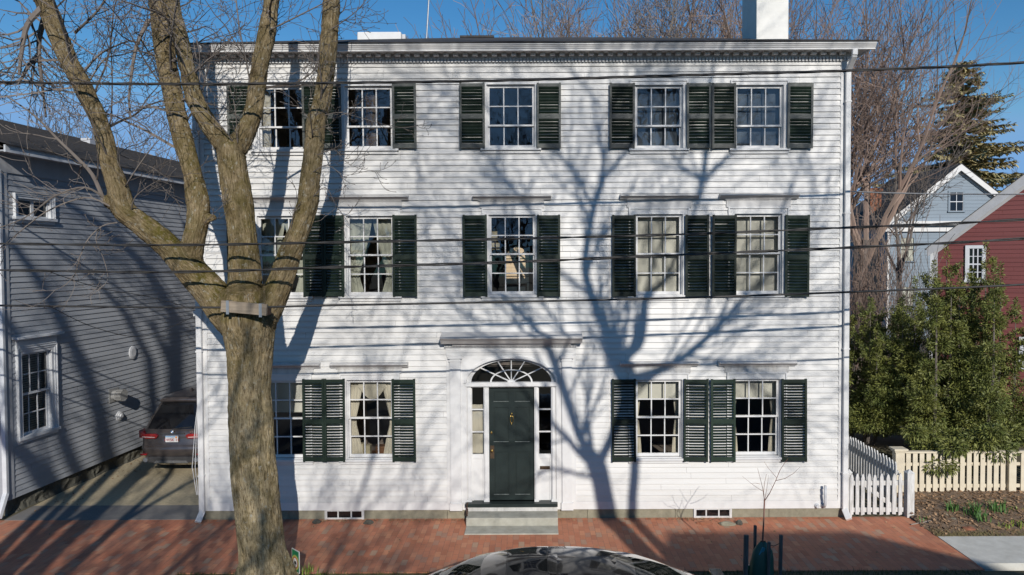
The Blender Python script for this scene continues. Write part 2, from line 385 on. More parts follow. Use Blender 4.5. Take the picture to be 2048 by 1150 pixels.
# ------------------------------------------------------------------ the ground
XL, XR = -6.75, 6.22          # white house corners
struct('ground', MB().quad((-400, -400, -.15), (400, -400, -.15), (400, 800, -.15), (-400, 800, -.15)), 'soil')
struct('street', MB().quad((-120, -10.6, -.135), (120, -10.6, -.135), (120, -3.95, -.135), (-120, -3.95, -.135)), 'asphalt')
struct('back_yard', MB().box(-60, 60, -.005, 60, -.14, -.012), 'soil')
struct('brick_sidewalk', MB().box(-40, 7.5, -2.36, -.005, -.14, 0), 'paving')
kb = MB()
x = -40
while x < 40: kb.box(x, x + 2.38, -3.95, -3.8, -.2, .0); x += 2.4
struct('kerb', kb, 'stone')
struct('planting_strip', MB().box(-6.0, 40, -3.8, -2.362, -.14, -.02), 'soil')
struct('driveway_crossing', MB().box(-40, -6.0, -3.8, -2.362, -.14, -.004), 'paving')
struct('concrete_walk', MB().box(7.503, 40, -2.15, -1.02, -.14, .012), 'concrete')
bedb = MB(); nx, ny = 60, 14
for j in range(ny + 1):
    for i in range(nx + 1):
        X = 7.5 + 14 * i / nx; Y = -1.03 + 2.6 * j / ny
        X -= 0
        bedb.v.append((X, Y, .0 + .10 * min(1, j / 6) + .035 * noise.noise((X * 2.2, Y * 2.2, 0)) - (.06 if i == 0 else 0)))
for j in range(ny):
    for i in range(nx): a = j * (nx + 1) + i; bedb.f.append((a, a + 1, a + nx + 2, a + nx + 1))
struct('planting_bed', bedb, 'mulch')
struct('driveway_apron', MB().box(-10.75, XL - .02, 0, .8, -.13, .006), 'asphalt_new')
struct('driveway', MB().box(-10.75, XL - .02, .802, 26, -.13, .002), 'asphalt_old')

# ------------------------------------------------------------------ white house
house = thing('white_house', 'three-storey white clapboard house with dark green shutters behind the brick sidewalk', 'house', (0, 0, 0))
def FX(px, py): return P(px, py).x
def FZ(py, px=1024): return P(px, py).z
def FR(x0, x1, y0, y1):
    a = P(x0, (y0 + y1) / 2).x; b = P(x1, (y0 + y1) / 2).x; xm = (x0 + x1) / 2
    return a, b, P(xm, y1).z, P(xm, y0).z      # x0 x1 z0 z1

# glass extents measured in the photograph: x0 x1 y0 y1, storey
WIN = [(521, 605, 178, 293, 3), (696, 780, 178, 291, 3), (979, 1064.5, 175, 289.5, 3), (1275, 1360, 176, 290, 3), (1475.5, 1560.5, 176, 290, 3),
       (521.5, 605, 437.5, 585, 2), (699, 782.6, 437.5, 584.5, 2), (983, 1066, 435, 583, 2), (1276, 1359, 434, 583, 2), (1474, 1557.5, 433, 582, 2),
       (523, 607, 766, 911, 1), (700, 782, 765, 910, 1), (1276, 1358, 764, 908, 1), (1471.5, 1553.5, 762.5, 905.5, 1)]
OPEN = []
for x0, x1, y0, y1, st in WIN:
    a, b, z0, z1 = FR(x0, x1, y0, y1); OPEN.append((a - .055, b + .055, z0 - .06, z1 + .055))
DX0, DX1 = FX(894, 850), FX(1152, 850)
door_hole = (DX0, DX1, .18, FZ(668))
holes = OPEN + [door_hole]
ZB = .185; ZT = 9.118
wall = MB()
clapboards(wall, XL + .17, XR - .15, ZB + .16, ZT, .1145, holes, lambda u, o, z: (u, -o, z), proud=.027, top=.003)
wall.build('clapboard_wall', 'white_clap', house)
sh = MB()                                               # the rest of the shell
sh.box(XL, XL + .15, .004, 9, ZB, 9.25); sh.box(XR - .15, XR, .004, 9, ZB, 9.25)
# back wall with an arched window that shows through the hall
AX, AW, AZ0, AZ1 = -.60, .38, 3.95, 5.62
sh.box(XL, AX - AW, 8.85, 9, ZB, 9.25); sh.box(AX + AW, XR, 8.85, 9, ZB, 9.25)
sh.box(AX - AW, AX + AW, 8.85, 9, ZB, AZ0)
arc = [(AX + AW * math.cos(t), AZ1 - AW + AW * math.sin(t)) for t in np.linspace(0, math.pi, 15)]
sh.prism_y([(AX - AW, 9.25), (AX + AW, 9.25)] + arc, 8.85, 9)
sh.build('side_wall', 'white_clap', house, fix=True)
trim = MB()
trim.box(XL, XL + .17, -.028, .003, ZB, ZT); trim.box(XR - .15, XR, -.028, .003, ZB, ZT)
trim.box(XL + .17, DX0, -.03, .003, ZB, ZB + .158); trim.box(DX1, XR - .15, -.03, .003, ZB, ZB + .158)
trim.build('corner_board', 'white', house)
fd = MB(); x = XL
while x < XR:
    x2 = min(x + rnd.uniform(1.3, 2.2), XR); fd.box(x, x2 - .008, .006 + rnd.uniform(-.006, .006), .4, -.1, ZB); x = x2
fd.build('foundation', 'stone', house)
# interior: floors, party walls
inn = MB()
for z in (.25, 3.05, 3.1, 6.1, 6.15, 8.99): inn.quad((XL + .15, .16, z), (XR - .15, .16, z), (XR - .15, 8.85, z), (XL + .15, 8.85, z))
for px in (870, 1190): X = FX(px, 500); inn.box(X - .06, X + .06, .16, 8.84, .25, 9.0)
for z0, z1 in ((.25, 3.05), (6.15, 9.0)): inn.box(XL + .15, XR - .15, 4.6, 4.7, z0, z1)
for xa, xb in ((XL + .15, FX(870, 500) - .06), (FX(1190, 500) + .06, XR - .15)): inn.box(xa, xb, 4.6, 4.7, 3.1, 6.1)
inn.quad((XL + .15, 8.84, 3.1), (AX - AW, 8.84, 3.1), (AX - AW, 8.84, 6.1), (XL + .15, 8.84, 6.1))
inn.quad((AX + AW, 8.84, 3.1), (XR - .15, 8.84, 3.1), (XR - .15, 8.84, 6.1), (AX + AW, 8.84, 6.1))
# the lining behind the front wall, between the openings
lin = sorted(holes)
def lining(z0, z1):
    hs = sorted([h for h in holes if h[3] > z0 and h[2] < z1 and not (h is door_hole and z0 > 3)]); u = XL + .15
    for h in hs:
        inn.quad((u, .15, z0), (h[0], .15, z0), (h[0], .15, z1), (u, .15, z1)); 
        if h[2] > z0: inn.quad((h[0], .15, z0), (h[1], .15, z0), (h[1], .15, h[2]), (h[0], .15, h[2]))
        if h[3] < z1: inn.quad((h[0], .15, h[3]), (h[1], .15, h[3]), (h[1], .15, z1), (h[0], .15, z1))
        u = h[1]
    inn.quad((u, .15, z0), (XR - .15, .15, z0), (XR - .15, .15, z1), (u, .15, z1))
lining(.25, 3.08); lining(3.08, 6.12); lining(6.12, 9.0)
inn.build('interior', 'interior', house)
aw = MB()
for t in (45, 90, 135): aw.bar((AX, 8.92, AZ1 - AW), (AX + AW * math.cos(R(t)), 8.92, AZ1 - AW + AW * math.sin(R(t))), .03, .04)
aw.box(AX - .015, AX + .015, 8.9, 8.94, AZ0, AZ1 - AW); aw.box(AX - AW, AX + AW, 8.9, 8.94, AZ1 - AW - .015, AZ1 - AW + .015); aw.box(AX - AW, AX + AW, 8.9, 8.94, 4.65, 4.68)
aw.build('rear_arched_window', 'black', house)

def cloth(mb, x0, x1, z0, z1, y, fold=.035, amp=.018, edge=None):
    "hanging cloth with folds; edge(z fraction) narrows it to one side"
    n = max(4, int((x1 - x0) / fold)); m = 10; o = len(mb.v)
    for j in range(m + 1):
        t = j / m; z = z1 + (z0 - z1) * t
        for i in range(n + 1):
            u = i / n; xa, xb = (x0, x1) if not edge else edge(t)
            mb.v.append((xa + (xb - xa) * u, y + amp * math.sin(u * n * 1.9 + 1.2 * math.sin(t * 3)), z))
    for j in range(m):
        for i in range(n): a = o + j * (n + 1) + i; mb.f.append((a, a + 1, a + n + 2, a + n + 1))

def window(i, op, st):
    a, b, z0, z1 = op; c = (a + b) / 2
    fr = MB(); cw = .105 if st < 3 else .07
    fr.box(a - cw, a, -.036, .01, z0 - .01, z1 + cw); fr.box(b, b + cw, -.036, .01, z0 - .01, z1 + cw); fr.box(a, b, -.036, .01, z1, z1 + cw)
    fr.box(a - cw - .028, a - cw, -.056, .008, z0, z1 + cw + .028); fr.box(b + cw, b + cw + .028, -.056, .008, z0, z1 + cw + .028); fr.box(a - cw, b + cw, -.056, .008, z1 + cw, z1 + cw + .028)
    fr.box(a - .001, a + .018, .011, .15, z0, z1); fr.box(b - .018, b + .001, .011, .15, z0, z1); fr.box(a + .018, b - .018, .011, .15, z1 - .016, z1 + .002)
    wn = fr.build('window', 'white', house)
    s = MB(); s.box(a - cw - .05, b + cw + .05, -.085, .15, z0 - .055, z0 - .012); s.box(a - cw - .03, b + cw + .03, -.045, .0, z0 - .115, z0 - .056)
    s.build('sill', 'white', wn)
    if st < 3:                                          # frieze board and moulded cap over the head
        zc = z1 + cw + .028; cp = MB(); zt = FZ(400) if st == 2 else FZ(733)
        cp.box(a - .17, b + .17, -.04, .0, zc, zt)
        dn = int((b - a + .4) / .027)
        for k in range(dn): X = a - .2 + k * .027; cp.box(X, X + .015, -.062, -.041, zt - .022, zt)
        cp.prism_x([(0, zt), (-.06, zt), (-.075, zt + .02), (-.115, zt + .05), (-.15, zt + .06), (-.15, zt + .078), (0, zt + .105)], a - .31, b + .31)
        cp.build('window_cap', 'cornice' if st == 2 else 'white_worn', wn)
    zm = (z0 + z1) / 2 + .012 if st < 3 else z0 + .06 + (z1 - z0 - .115) * .333 + .01
    S = MB(); G = MB(); mw = .011
    def sash(za, zb, rows, y, bot, top):
        S.box(a + .019, a + .055, y, y + .035, za, zb); S.box(b - .055, b - .019, y, y + .035, za, zb)
        S.box(a + .055, b - .055, y, y + .035, za, za + bot); S.box(a + .055, b - .055, y, y + .035, zb - top, zb)
        ga, gb, gz0, gz1 = a + .055, b - .055, za + bot, zb - top
        for k in (1, 2): X = ga + (gb - ga) * k / 3; S.box(X - mw, X + mw, y + .002, y + .033, gz0, gz1)
        for k in range(1, rows):
            Z = gz0 + (gz1 - gz0) * k / rows
            for q in range(3):
                xa = ga + (gb - ga) * q / 3 + (mw if q else 0); xb = ga + (gb - ga) * (q + 1) / 3 - (mw if q < 2 else 0)
                S.box(xa, xb, y + .002, y + .033, Z - mw, Z + mw)
        for q in range(3):                              # every light sits at its own slight tilt, as old glass does
            for k in range(rows):
                xa = ga + (gb - ga) * q / 3; xb = ga + (gb - ga) * (q + 1) / 3; za_ = gz0 + (gz1 - gz0) * k / rows; zb_ = gz0 + (gz1 - gz0) * (k + 1) / rows
                t1 = rnd.uniform(-.0025, .0025); t2 = rnd.uniform(-.002, .002)
                G.quad((xa, y + .018 - t1, za_), (xb, y + .018 + t1, za_), (xb, y + .018 + t1 + t2, zb_), (xa, y + .018 - t1 + t2, zb_))
    sash(zm - .016, z1 - .016, 2, .03, .034, .04)
    sash(z0 + .0, zm + .016, 2 if st < 3 else 1, .07, .06, .034)
    S.build('sash', 'white', wn); G.build('pane', 'glass_top' if st == 3 else 'glass', wn)
    # what hangs behind the glass
    H = z1 - z0; W = b - a; y = .2; cu = MB(); m = 'curtain'; name = 'curtain'
    def tied(l0, waist=.5, wfrac=.42, cf=.15):
        def el(t):
            k = 1 - abs(t - waist) / max(waist, 1 - waist); k = max(0, min(1, k))
            inner = a + W * (l0 * (1 - k ** 1.3) + cf * k ** 1.3); return a, inner
        def er(t):
            p, q = el(t); return b - (q - a), b
        cloth(cu, a, c, z0, z1, y, edge=el); cloth(cu, c, b, z0, z1, y, edge=er)
    def shade(frac, mat='shade'):
        q = MB(); q.box(a + .02, b - .02, y - .02, y - .012, z1 - H * frac, z1); q.box(a + .02, b - .02, y - .028, y - .005, z1 - H * frac - .02, z1 - H * frac + .005)
        q.build('shade_or_reflection', mat, wn)
    if i in (8, 9): shade(.99)
    elif i == 6: m = 'curtain_pale'; tied(.5, .75, cf=.2)
    elif i == 5: m = 'curtain_pale'; tied(.52, .8, cf=.22)
    elif i == 11:
        tied(.30, .55, cf=.12)
        for s0 in (0, 1, 2):
            n = 12; o = len(cu.v)
            for j in range(5):
                for k in range(n + 1):
                    t = k / n; dz = math.sin(math.pi * t)
                    cu.v.append((a + W * (.2 + .6 * t), y - .03 - .012 * (j % 2), z1 - .05 - H * (.02 + .045 * j * dz * .9 + .015 * j)))
            for j in range(4):
                for k in range(n): q = o + j * (n + 1) + k; cu.f.append((q, q + 1, q + n + 2, q + n + 1))
            break
    elif i == 10: shade(.42)
    elif i in (12, 13):
        shade(.27); 
        tied(.17, .5, cf=.10)
    elif i == 0: cloth(cu, a, a + W * .2, z0, z1, y); 
    elif i == 1:
        m = M['floorwood']; cloth(cu, a + W * .38, a + W * .63, z0, z1, y, .05)
    elif i in (3, 4): shade(.97, 'reflection_blue')  # no blind here: a blue grey sheet paints the bluish reflection
    if cu.v: cu.build('curtain', m, wn, smooth=True)
for i, ((*_, st), op) in enumerate(zip(WIN, OPEN)): window(i, op, st)

# shutters (x extents in the photograph)
SHX = {3: [(459, 506), (608, 648), (647, 685), (787, 834), (920, 970), (1073, 1121), (1218, 1268), (1372, 1420), (1422, 1470), (1572, 1622)],
       2: [(459, 506), (609, 650), (650, 690), (787, 835), (927, 975), (1073.5, 1120), (1223.5, 1270.5), (1369, 1416), (1422, 1470), (1567, 1615)],
       1: [(462, 509), (608, 651), (651, 692), (786, 833), (1223, 1271), (1365, 1414), (1420, 1469), (1561, 1611)]}
SHY = {3: (169, 297), 2: (431, 592), 1: (757.5, 920)}
sh_cache = {}
def shutter_mesh(wd, h, st):
    key = (st, round(wd, 2))
    if key in sh_cache: return sh_cache[key]
    m = MB(); sw = .042; y0, y1 = -.036, -.001       # local: hangs in x, from z 0 up
    m.box(-wd / 2, -wd / 2 + sw, y0, y1, -.012, h + .012); m.box(wd / 2 - sw, wd / 2, y0, y1, -.012, h + .012)
    zmid = h * .49; rails = [(0, .085), (zmid - .045, zmid + .045), (h - .06, h)]
    for r0, r1 in rails: m.box(-wd / 2 + sw, wd / 2 - sw, y0 + .003, y1 - .003, r0, r1)
    xa, xb = -wd / 2 + sw - .002, wd / 2 - sw + .002
    for (p0, p1) in ((rails[0][1], rails[1][0]), (rails[1][1], rails[2][0])):
        k = int((p1 - p0) / .056); stp = (p1 - p0) / k
        for q in range(k):
            z = p0 + (q + .5) * stp; jj = rnd.uniform(-.003, .003)
            yo, yi = y0 + .004, y1 - .004; dz = (.0165 if st == 1 else .021) + jj; th = .0035
            m.add([(xa, yo, z + dz - th), (xb, yo, z + dz - th), (xb, yi, z - dz - th), (xa, yi, z - dz - th), (xa, yo, z + dz + th), (xb, yo, z + dz + th), (xb, yi, z - dz + th), (xa, yi, z - dz + th)],
                  [(0, 3, 2, 1), (4, 5, 6, 7), (0, 1, 5, 4), (2, 3, 7, 6)])
    me = bpy.data.meshes.new('shutter'); me.from_pydata(m.v, [], m.f); me.materials.append(M['shutter_worn' if st == 3 else 'shutter'])
    # rails and stiles of the top storey are sun-bleached, the slats stay dark
    if st == 3:
        me.materials.append(M['shutter']); mi = [0 if k < 5 * 6 else 1 for k in range(len(m.f))]; me.polygons.foreach_set('material_index', mi)
    sh_cache[key] = me; return me
for st, xs in SHX.items():
    y0, y1 = SHY[st]
    for x0, x1 in xs:
        a, b, z0, z1 = FR(x0, x1, y0, y1); wd = b - a
        o = bpy.data.objects.new('shutter', shutter_mesh(round(wd, 2), z1 - z0, st)); C.objects.link(o); o.parent = house
        o.location = ((a + b) / 2, -.064, z0); o.rotation_euler = (R(rnd.uniform(-.3, .5)), R(rnd.uniform(-.35, .35)), R(rnd.uniform(-1.2, 1.2)))

# cornice
co = MB(); co.box(XL - .02, XR + .02, -.03, .0, ZT - .0, 9.205); co.box(XL - .06, XR + .06, -.06, -.031, 9.195, 9.25)
co.build('frieze', 'white', house)
dn = MB(); k = XL
while k < XR: dn.box(k, k + .042, -.066, -.032, 9.125, 9.193); k += .068
dn.build('dentils', 'white', house)
md = MB(); k = XL + .02; out = [(XL, -.061)]          # one toothed strip: the modillions under the soffit
while k < XR - .1: out += [(k, -.063), (k, -.175), (k + .01, -.185), (k + .09, -.185), (k + .1, -.175), (k + .1, -.063)]; k += .19
out += [(XR, -.063), (XR, -.05), (XL, -.05)]; n_ = len(out)
md.add([(x_, y_, 9.222) for x_, y_ in out] + [(x_, y_, 9.278) for x_, y_ in out], [tuple(range(n_ - 1, -1, -1)), tuple(range(n_, 2 * n_))] + [(i, (i + 1) % n_, (i + 1) % n_ + n_, i + n_) for i in range(n_)])
md.build('modillion_strip', 'white', house, fix=True)
EX0, EX1, EY0, EY1, EZ = -6.98, 6.6, -.38, 9.4, 9.39
sf = MB(); sf.box(EX0 + .04, EX1 - .04, EY0 + .07, EY1 - .05, 9.28, 9.30); sf.build('soffit', 'white', house)
gu = MB(); prof = [(-.29, 9.262), (-.328, 9.265), (-.332, 9.30), (-.348, 9.304), (-.352, 9.318), (-.375, 9.345), (-.378, 9.362), (-.396, 9.365), (-.398, 9.39), (-.29, 9.39)]
gu.prism_x(prof, EX0, EX1); gu.prism_y([(EX1 - .1, 9.265), (EX1, 9.345), (EX1 + .02, 9.39), (EX1 - .1, 9.39)], -.285, EY1); gu.prism_y([(EX0 + .1, 9.39), (EX0 - .02, 9.39), (EX0, 9.345), (EX0 + .1, 9.265)], -.285, EY1)
gu.build('gutter', 'white', house, fix=True)
sl = .338; hw = (EY1 - EY0) / 2; rz = EZ + .03 + hw * sl; yc = (EY0 + EY1) / 2
def grid_face(mb, p, q, r_, s, n=24, wob=.012):
    o = len(mb.v); p, q, r_, s = map(Vector, (p, q, r_, s))
    for j in range(7):
        for i in range(n + 1):
            a = p.lerp(q, i / n); b = s.lerp(r_, i / n); v = a.lerp(b, j / 6); mb.v.append((v.x, v.y, v.z + wob * noise.noise(v * .9) * (1 if 0 < i < n else 0)))
    for j in range(6):
        for i in range(n): a = o + j * (n + 1) + i; mb.f.append((a, a + 1, a + n + 2, a + n + 1))
rf = MB(); e = EZ + .02; x0, x1, ya, yb = EX0 - .03, EX1 + .03, EY0 - .04, EY1 + .03
grid_face(rf, (x0, ya, e), (x1, ya, e), (x1 - hw, yc, rz), (x0 + hw, yc, rz)); grid_face(rf, (x1, yb, e), (x0, yb, e), (x0 + hw, yc, rz), (x1 - hw, yc, rz))
grid_face(rf, (x1, ya, e), (x1, yb, e), (x1 - hw, yc, rz), (x1 - hw, yc, rz)); grid_face(rf, (x0, yb, e), (x0, ya, e), (x0 + hw, yc, rz), (x0 + hw, yc, rz))
rf.box(x0, x1, ya, yb, e - .018, e - .002)
roof = rf.build('roof', 'roof', house)
ch = MB(); cz0 = 9.6; a = P(1513, 60, 1.0); b = P(1577, 60, 1.0)
ch.box(a.x, b.x, 1.0, 2.02, cz0, 12.3); ch.box(a.x - .06, b.x + .06, .94, 2.08, 12.0, 12.18)
ch.build('chimney', 'chimney', roof, bevel=.01)
hp = MB(); a = P(923, 78, 4.0); b = P(985, 78, 4.0); hp.box(a.x, b.x, 4.0, 4.9, 10.7, P(950, 76, 4).z)
hp.build('roof_hatch', 'white_worn', roof); hp = MB(); hp.box(a.x - .04, b.x + .04, 3.96, 4.94, P(950, 76, 4).z + .002, P(950, 71.5, 4).z); hp.build('roof_hatch_lid', 'roof', roof)
an = MB(); a = P(851, 82, 4.2); b = P(861, -60, 4.2); an.tube([a - Vector((0, 0, .3)), b], .022, 8); an.build('antenna_pole', 'steel', roof)
ac = thing('rooftop_unit', 'white boxy ventilation unit sitting on the dark roof left of the antenna pole', 'roof unit', P(760, 83, 3.6))
a = P(714, 70, 3.4); b = P(802, 70, 3.4); zt = P(760, 63, 3.4).z
m = MB(); m.box(a.x, b.x, 3.4, 4.5, zt - .5, zt); m.build('casing', 'white', ac, bevel=.03)
m = MB(); m.box(b.x + .001, b.x + .09, 3.5, 4.4, zt - .45, zt - .03); m.build('hood', 'pipe', ac, bevel=.015)

# downspouts
def downspout(xt, xb, side, zbot, pxname):
    m = MB(); wd, dp = .105, .07
    xw = xb
    pts = [(xt, -.32, 9.27), (xt, -.32, 9.15), (xw, -.075, 8.92), (xw, -.075, zbot + .14)]
    for p, q in zip(pts, pts[1:]): m.bar(p, q, wd, dp, (0, 1, 0) if p[2] - q[2] > .3 else (0, .6, .8))
    m.bar((xw, -.075, zbot + .16), (xw + side * .01, -.24, zbot + .015), wd + .012, dp + .012, (0, .8, .6))
    o = m.build('downspout', 'white', house, bevel=.012)
    s = MB()
    for z in (8.3, 6.1, 3.4, .9): s.box(xw - wd / 2 - .008, xw + wd / 2 + .008, -.116, -.03, z, z + .03)
    s.build('downspout_strap', 'white', o)
downspout(XL + .02, XL + .035, -1, 0.02, '')
downspout(XR - .02, XR - .03, 1, 0.02, '')

# ---- doorway
dw = MB(); ZD = FZ(1008); ZCAP0, ZCAP1 = FZ(690), FZ(661)
pl = [FX(901.5, 860), FX(922.5, 860)]; pr = [FX(1124, 860), FX(1144, 860)]
aL, aR = FX(933, 765), FX(1112, 765); AC = (aL + aR) / 2; za = FZ(765, 1022); ra = (aR - aL) / 2; rh = FZ(716, 1022) - za
zf = FZ(709, 1022)        # underside of the entablature
# flat surround with an elliptical hole, cut as strips
def arch_plate(mb, x0, x1, z0, z1, cx, cz, rx, rz_, y0, y1, n=28):
    pts = [(cx + rx * math.cos(t), cz + rz_ * math.sin(t)) for t in np.linspace(math.pi, 0, n + 1)]
    mb.box(x0, cx - rx, y0, y1, z0, z1); mb.box(cx + rx, x1, y0, y1, z0, z1)
    for (xa, zA), (xb, zB) in zip(pts, pts[1:]):
        mb.add([(xa, y0, zA), (xb, y0, zB), (xb, y0, z1), (xa, y0, z1), (xa, y1, zA), (xb, y1, zB)], [(0, 1, 2, 3), (1, 0, 4, 5)])
arch_plate(dw, DX0, DX1, ZB, zf, AC, za, ra, rh, -.03, .14)
dw.box(DX0, DX1, -.045, .14, zf + .001, ZCAP0 + .02)                                  # frieze
dw.box(DX0 + .05, DX1 - .05, -.062, -.046, FZ(704), FZ(699))
dw.box(aL, aR, -.034, .12, ZB, ZD - .001)
for (xa, xb) in (pl, pr):
    dw.box(xa, xb, -.075, -.031, ZB + .02, FZ(716)); dw.box(xa - .02, xb + .02, -.09, -.0315, ZB, ZB + .15)
    dw.box(xa - .035, xb + .035, -.10, -.0312, FZ(716), FZ(711)); dw.box(xa - .02, xb + .02, -.085, -.0314, FZ(722), FZ(719))
dn_ = int((pr[1] - pl[0] + .2) / .03)
for k in range(dn_): X = pl[0] - .1 + k * .03; dw.box(X, X + .016, -.10, -.046, FZ(690) - .03, FZ(690) - .002)
surr = dw.build('door_surround', 'white', house)
cp = MB(); cx0, cx1 = FX(884, 672), FX(1163, 672)
for k, (pts, ins) in enumerate([([(-.0, ZCAP0), (-.13, ZCAP0), (-.15, ZCAP0 + .05), (0, ZCAP0 + .05)], .22), ([(0, ZCAP0 + .051), (-.2, ZCAP0 + .051), (-.26, ZCAP0 + .12), (-.33, ZCAP0 + .165), (-.33, ZCAP0 + .19), (0, ZCAP0 + .28)], 0)]):
    cp.prism_x(pts, cx0 + ins, cx1 - ins)
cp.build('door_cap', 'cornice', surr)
# archivolt moulding
ar = MB(); t = np.linspace(math.pi, 0, 29)
for q, (r1, r2, yy) in enumerate([(0, .03, -.06), (.03, .055, -.048)]):
    for t0, t1 in zip(t, t[1:]):
        vs = [(AC + (ra + r) * math.cos(tt), y, za + (rh + r) * math.sin(tt)) for y in (yy, -.02) for r, tt in ((r1, t0), (r1, t1), (r2, t1), (r2, t0))]
        ar.add(vs, [(0, 1, 2, 3), (0, 4, 5, 1), (2, 6, 7, 3)])
ar.build('arch_moulding', 'white', surr)
# fanlight
fl = MB(); gx0, gx1 = FX(942, 765), FX(1103, 765); fx = (gx1 - gx0) / 2; fz = FZ(721, 1022) - za; yf = .05
for t0, t1 in zip(t, t[1:]):
    vs = [(AC + r[0] * math.cos(tt), y, za + r[1] * math.sin(tt)) for y in (yf - .01, yf + .04) for r, tt in (((fx, fz), t0), ((fx, fz), t1), ((ra, rh), t1), ((ra, rh), t0))]
    fl.add(vs, [(0, 1, 2, 3), (0, 4, 5, 1)])
    vs = [(AC + r * math.cos(tt), y, za + r * k * math.sin(tt)) for y in (yf, yf + .03) for r, k, tt in ((fx * .49, fz * .53 / (fx * .49), t0), (fx * .49, fz * .53 / (fx * .49), t1), (fx * .53, fz * .57 / (fx * .53), t1), (fx * .53, fz * .57 / (fx * .53), t0))]
    fl.add(vs, [(0, 1, 2, 3), (0, 4, 5, 1), (2, 6, 7, 3)])
for tt in (R(25), R(57), R(90), R(123), R(155)):
    rr = 1 / math.sqrt((math.cos(tt) / fx) ** 2 + (math.sin(tt) / fz) ** 2)
    fl.bar((AC, yf + .012, za), (AC + rr * math.cos(tt), yf + .012, za + rr * math.sin(tt)), .02, .028)
fl.add([(AC + .09 * math.cos(k * math.pi / 12) * (1 if k % 2 else .8), yf - .012, za + .062 * math.sin(k * math.pi / 12) * (1 if k % 2 else .8)) for k in range(13)], [tuple(range(12, -1, -1))])
fan = fl.build('fanlight', 'white', house)
g = MB(); g.poly([(AC + fx * math.cos(tt), yf + .025, za + fz * math.sin(tt)) for tt in t]); g.build('pane', 'glass', fan)
# transom bar, posts, sidelights, panels
tb = MB(); tb.box(aL, aR, .0, .12, FZ(774), za); tb.box(aL - .02, aR + .02, -.045, -.031, FZ(772), za + .01)
for k in range(int((aR - aL) / .028)): X = aL + k * .028; tb.box(X, X + .015, -.02, -.001, FZ(774) + .002, FZ(774) + .022)
d0, d1 = FX(978, 890), FX(1069, 890)
posts = [(aL, FX(943, 890)), (FX(968, 890), d0), (d1, FX(1077, 890)), (FX(1103, 890), aR)]
for k, (xa, xb) in enumerate(posts):
    tb.box(xa, xb, .01, .12, ZD, FZ(774)); tb.box(xa + .02, xb - .02, -.02, .009, ZD + .1, FZ(776)); tb.box(xa - .004, xb + .004, -.024, .009, ZD, ZD + .1)
tb.build('door_posts', 'white', surr)
def sidelight(xa, xb):
    m = MB(); zt, zb = FZ(775), FZ(910); y = .06
    m.box(xa, xb, y, y + .05, zb - .05, zb); m.box(xa, xa + .012, y, y + .05, zb, zt); m.box(xb - .012, xb, y, y + .05, zb, zt)
    for k in (1, 2): z = zb + (zt - zb) * k / 3; m.box(xa + .012, xb - .012, y + .002, y + .045, z - .012, z + .012)
    z0 = ZD; z1 = zb - .05; m.box(xa, xb, y + .02, y + .06, z0, z1)
    for r0 in (.0,): 
        m.box(xa, xa + .035, y, y + .019, z0, z1); m.box(xb - .035, xb, y, y + .019, z0, z1); m.box(xa + .035, xb - .035, y, y + .019, z0, z0 + .05); m.box(xa + .035, xb - .035, y, y + .019, z1 - .04, z1)
    o = m.build('sidelight', 'white', house)
    g = MB()
    for k in range(3): g.quad((xa, y + .028, zb + (zt - zb) * k / 3), (xb, y + .028 + rnd.uniform(-.002, .002), zb + (zt - zb) * k / 3), (xb, y + .028, zb + (zt - zb) * (k + 1) / 3), (xa, y + .028, zb + (zt - zb) * (k + 1) / 3))
    g.build('pane', 'glass', o); return o
s1 = sidelight(*[posts[0][1], posts[1][0]]); m = MB(); cloth(m, posts[0][1], posts[1][0], FZ(910), FZ(812), .16, .05, .01); m.build('curtain', 'curtain', s1, smooth=True); s2 = sidelight(posts[2][1], posts[3][0])
m = MB(); m.box(FX(1080, 936), FX(1100, 936), .045, .058, FZ(940), FZ(934)); m.build('mail_slot', 'bronze', s2)
# door leaf
dl = MB(); zt, zb = FZ(778), ZD + .015; yd = .085; stl = .115
dl.box(d0, d1, yd + .02, yd + .05, zb, zt)
xm0, xm1 = (d0 + d1) / 2 - .06, (d0 + d1) / 2 + .06
rows = [(FZ(992), FZ(906)), (FZ(886), FZ(816)), (FZ(805), FZ(785))]
dl.box(d0, d0 + .09, yd, yd + .0195, zb, zt); dl.box(d1 - .09, d1, yd, yd + .0195, zb, zt); dl.box(xm0, xm1, yd, yd + .0195, zb, zt)
zz = [zb] + [v for r in rows for v in r] + [zt]
for k in range(0, len(zz), 2):
    for xa, xb in ((d0 + .09, xm0), (xm1, d1 - .09)): dl.box(xa, xb, yd, yd + .0195, zz[k], zz[k + 1])
for r0, r1 in rows:
    for xa, xb in ((d0 + .09, xm0), (xm1, d1 - .09)): dl.box(xa + .03, xb - .03, yd + .008, yd + .0195, r0 + .03, r1 - .03)
door = dl.build('front_door', 'door', house)
for z in (rows[2][0], rows[1][0], rows[0][0]):
    for xa, xb in ((d0 + .09, xm0), (xm1, d1 - .09)): MB().box(xa, xb, yd - .001, yd + .018, z + .0005, z + .008).build('worn_ledge', 'door_worn', door)
kn = MB(); kx, kz0, kz1 = (d0 + d1) / 2, FZ(850), FZ(830)
kn.tube([(kx, yd - .02, kz1 + .03), (kx, yd - .015, kz1)], [.012, .02], 10); kn.tube([(kx, yd - .02, kz1), (kx + .028, yd - .03, kz1 - .05), (kx + .028, yd - .03, kz0 + .06), (kx, yd - .035, kz0), (kx - .028, yd - .03, kz0 + .06), (kx - .028, yd - .03, kz1 - .05), (kx, yd - .02, kz1)], .009, 8)
kn.build('knocker', 'brass', door, smooth=True)
hd = MB(); hd.box(FX(980, 900), FX(988, 900), yd - .012, yd - .0005, FZ(919), FZ(893)); hd.build('lock_plate', 'bronze', door)
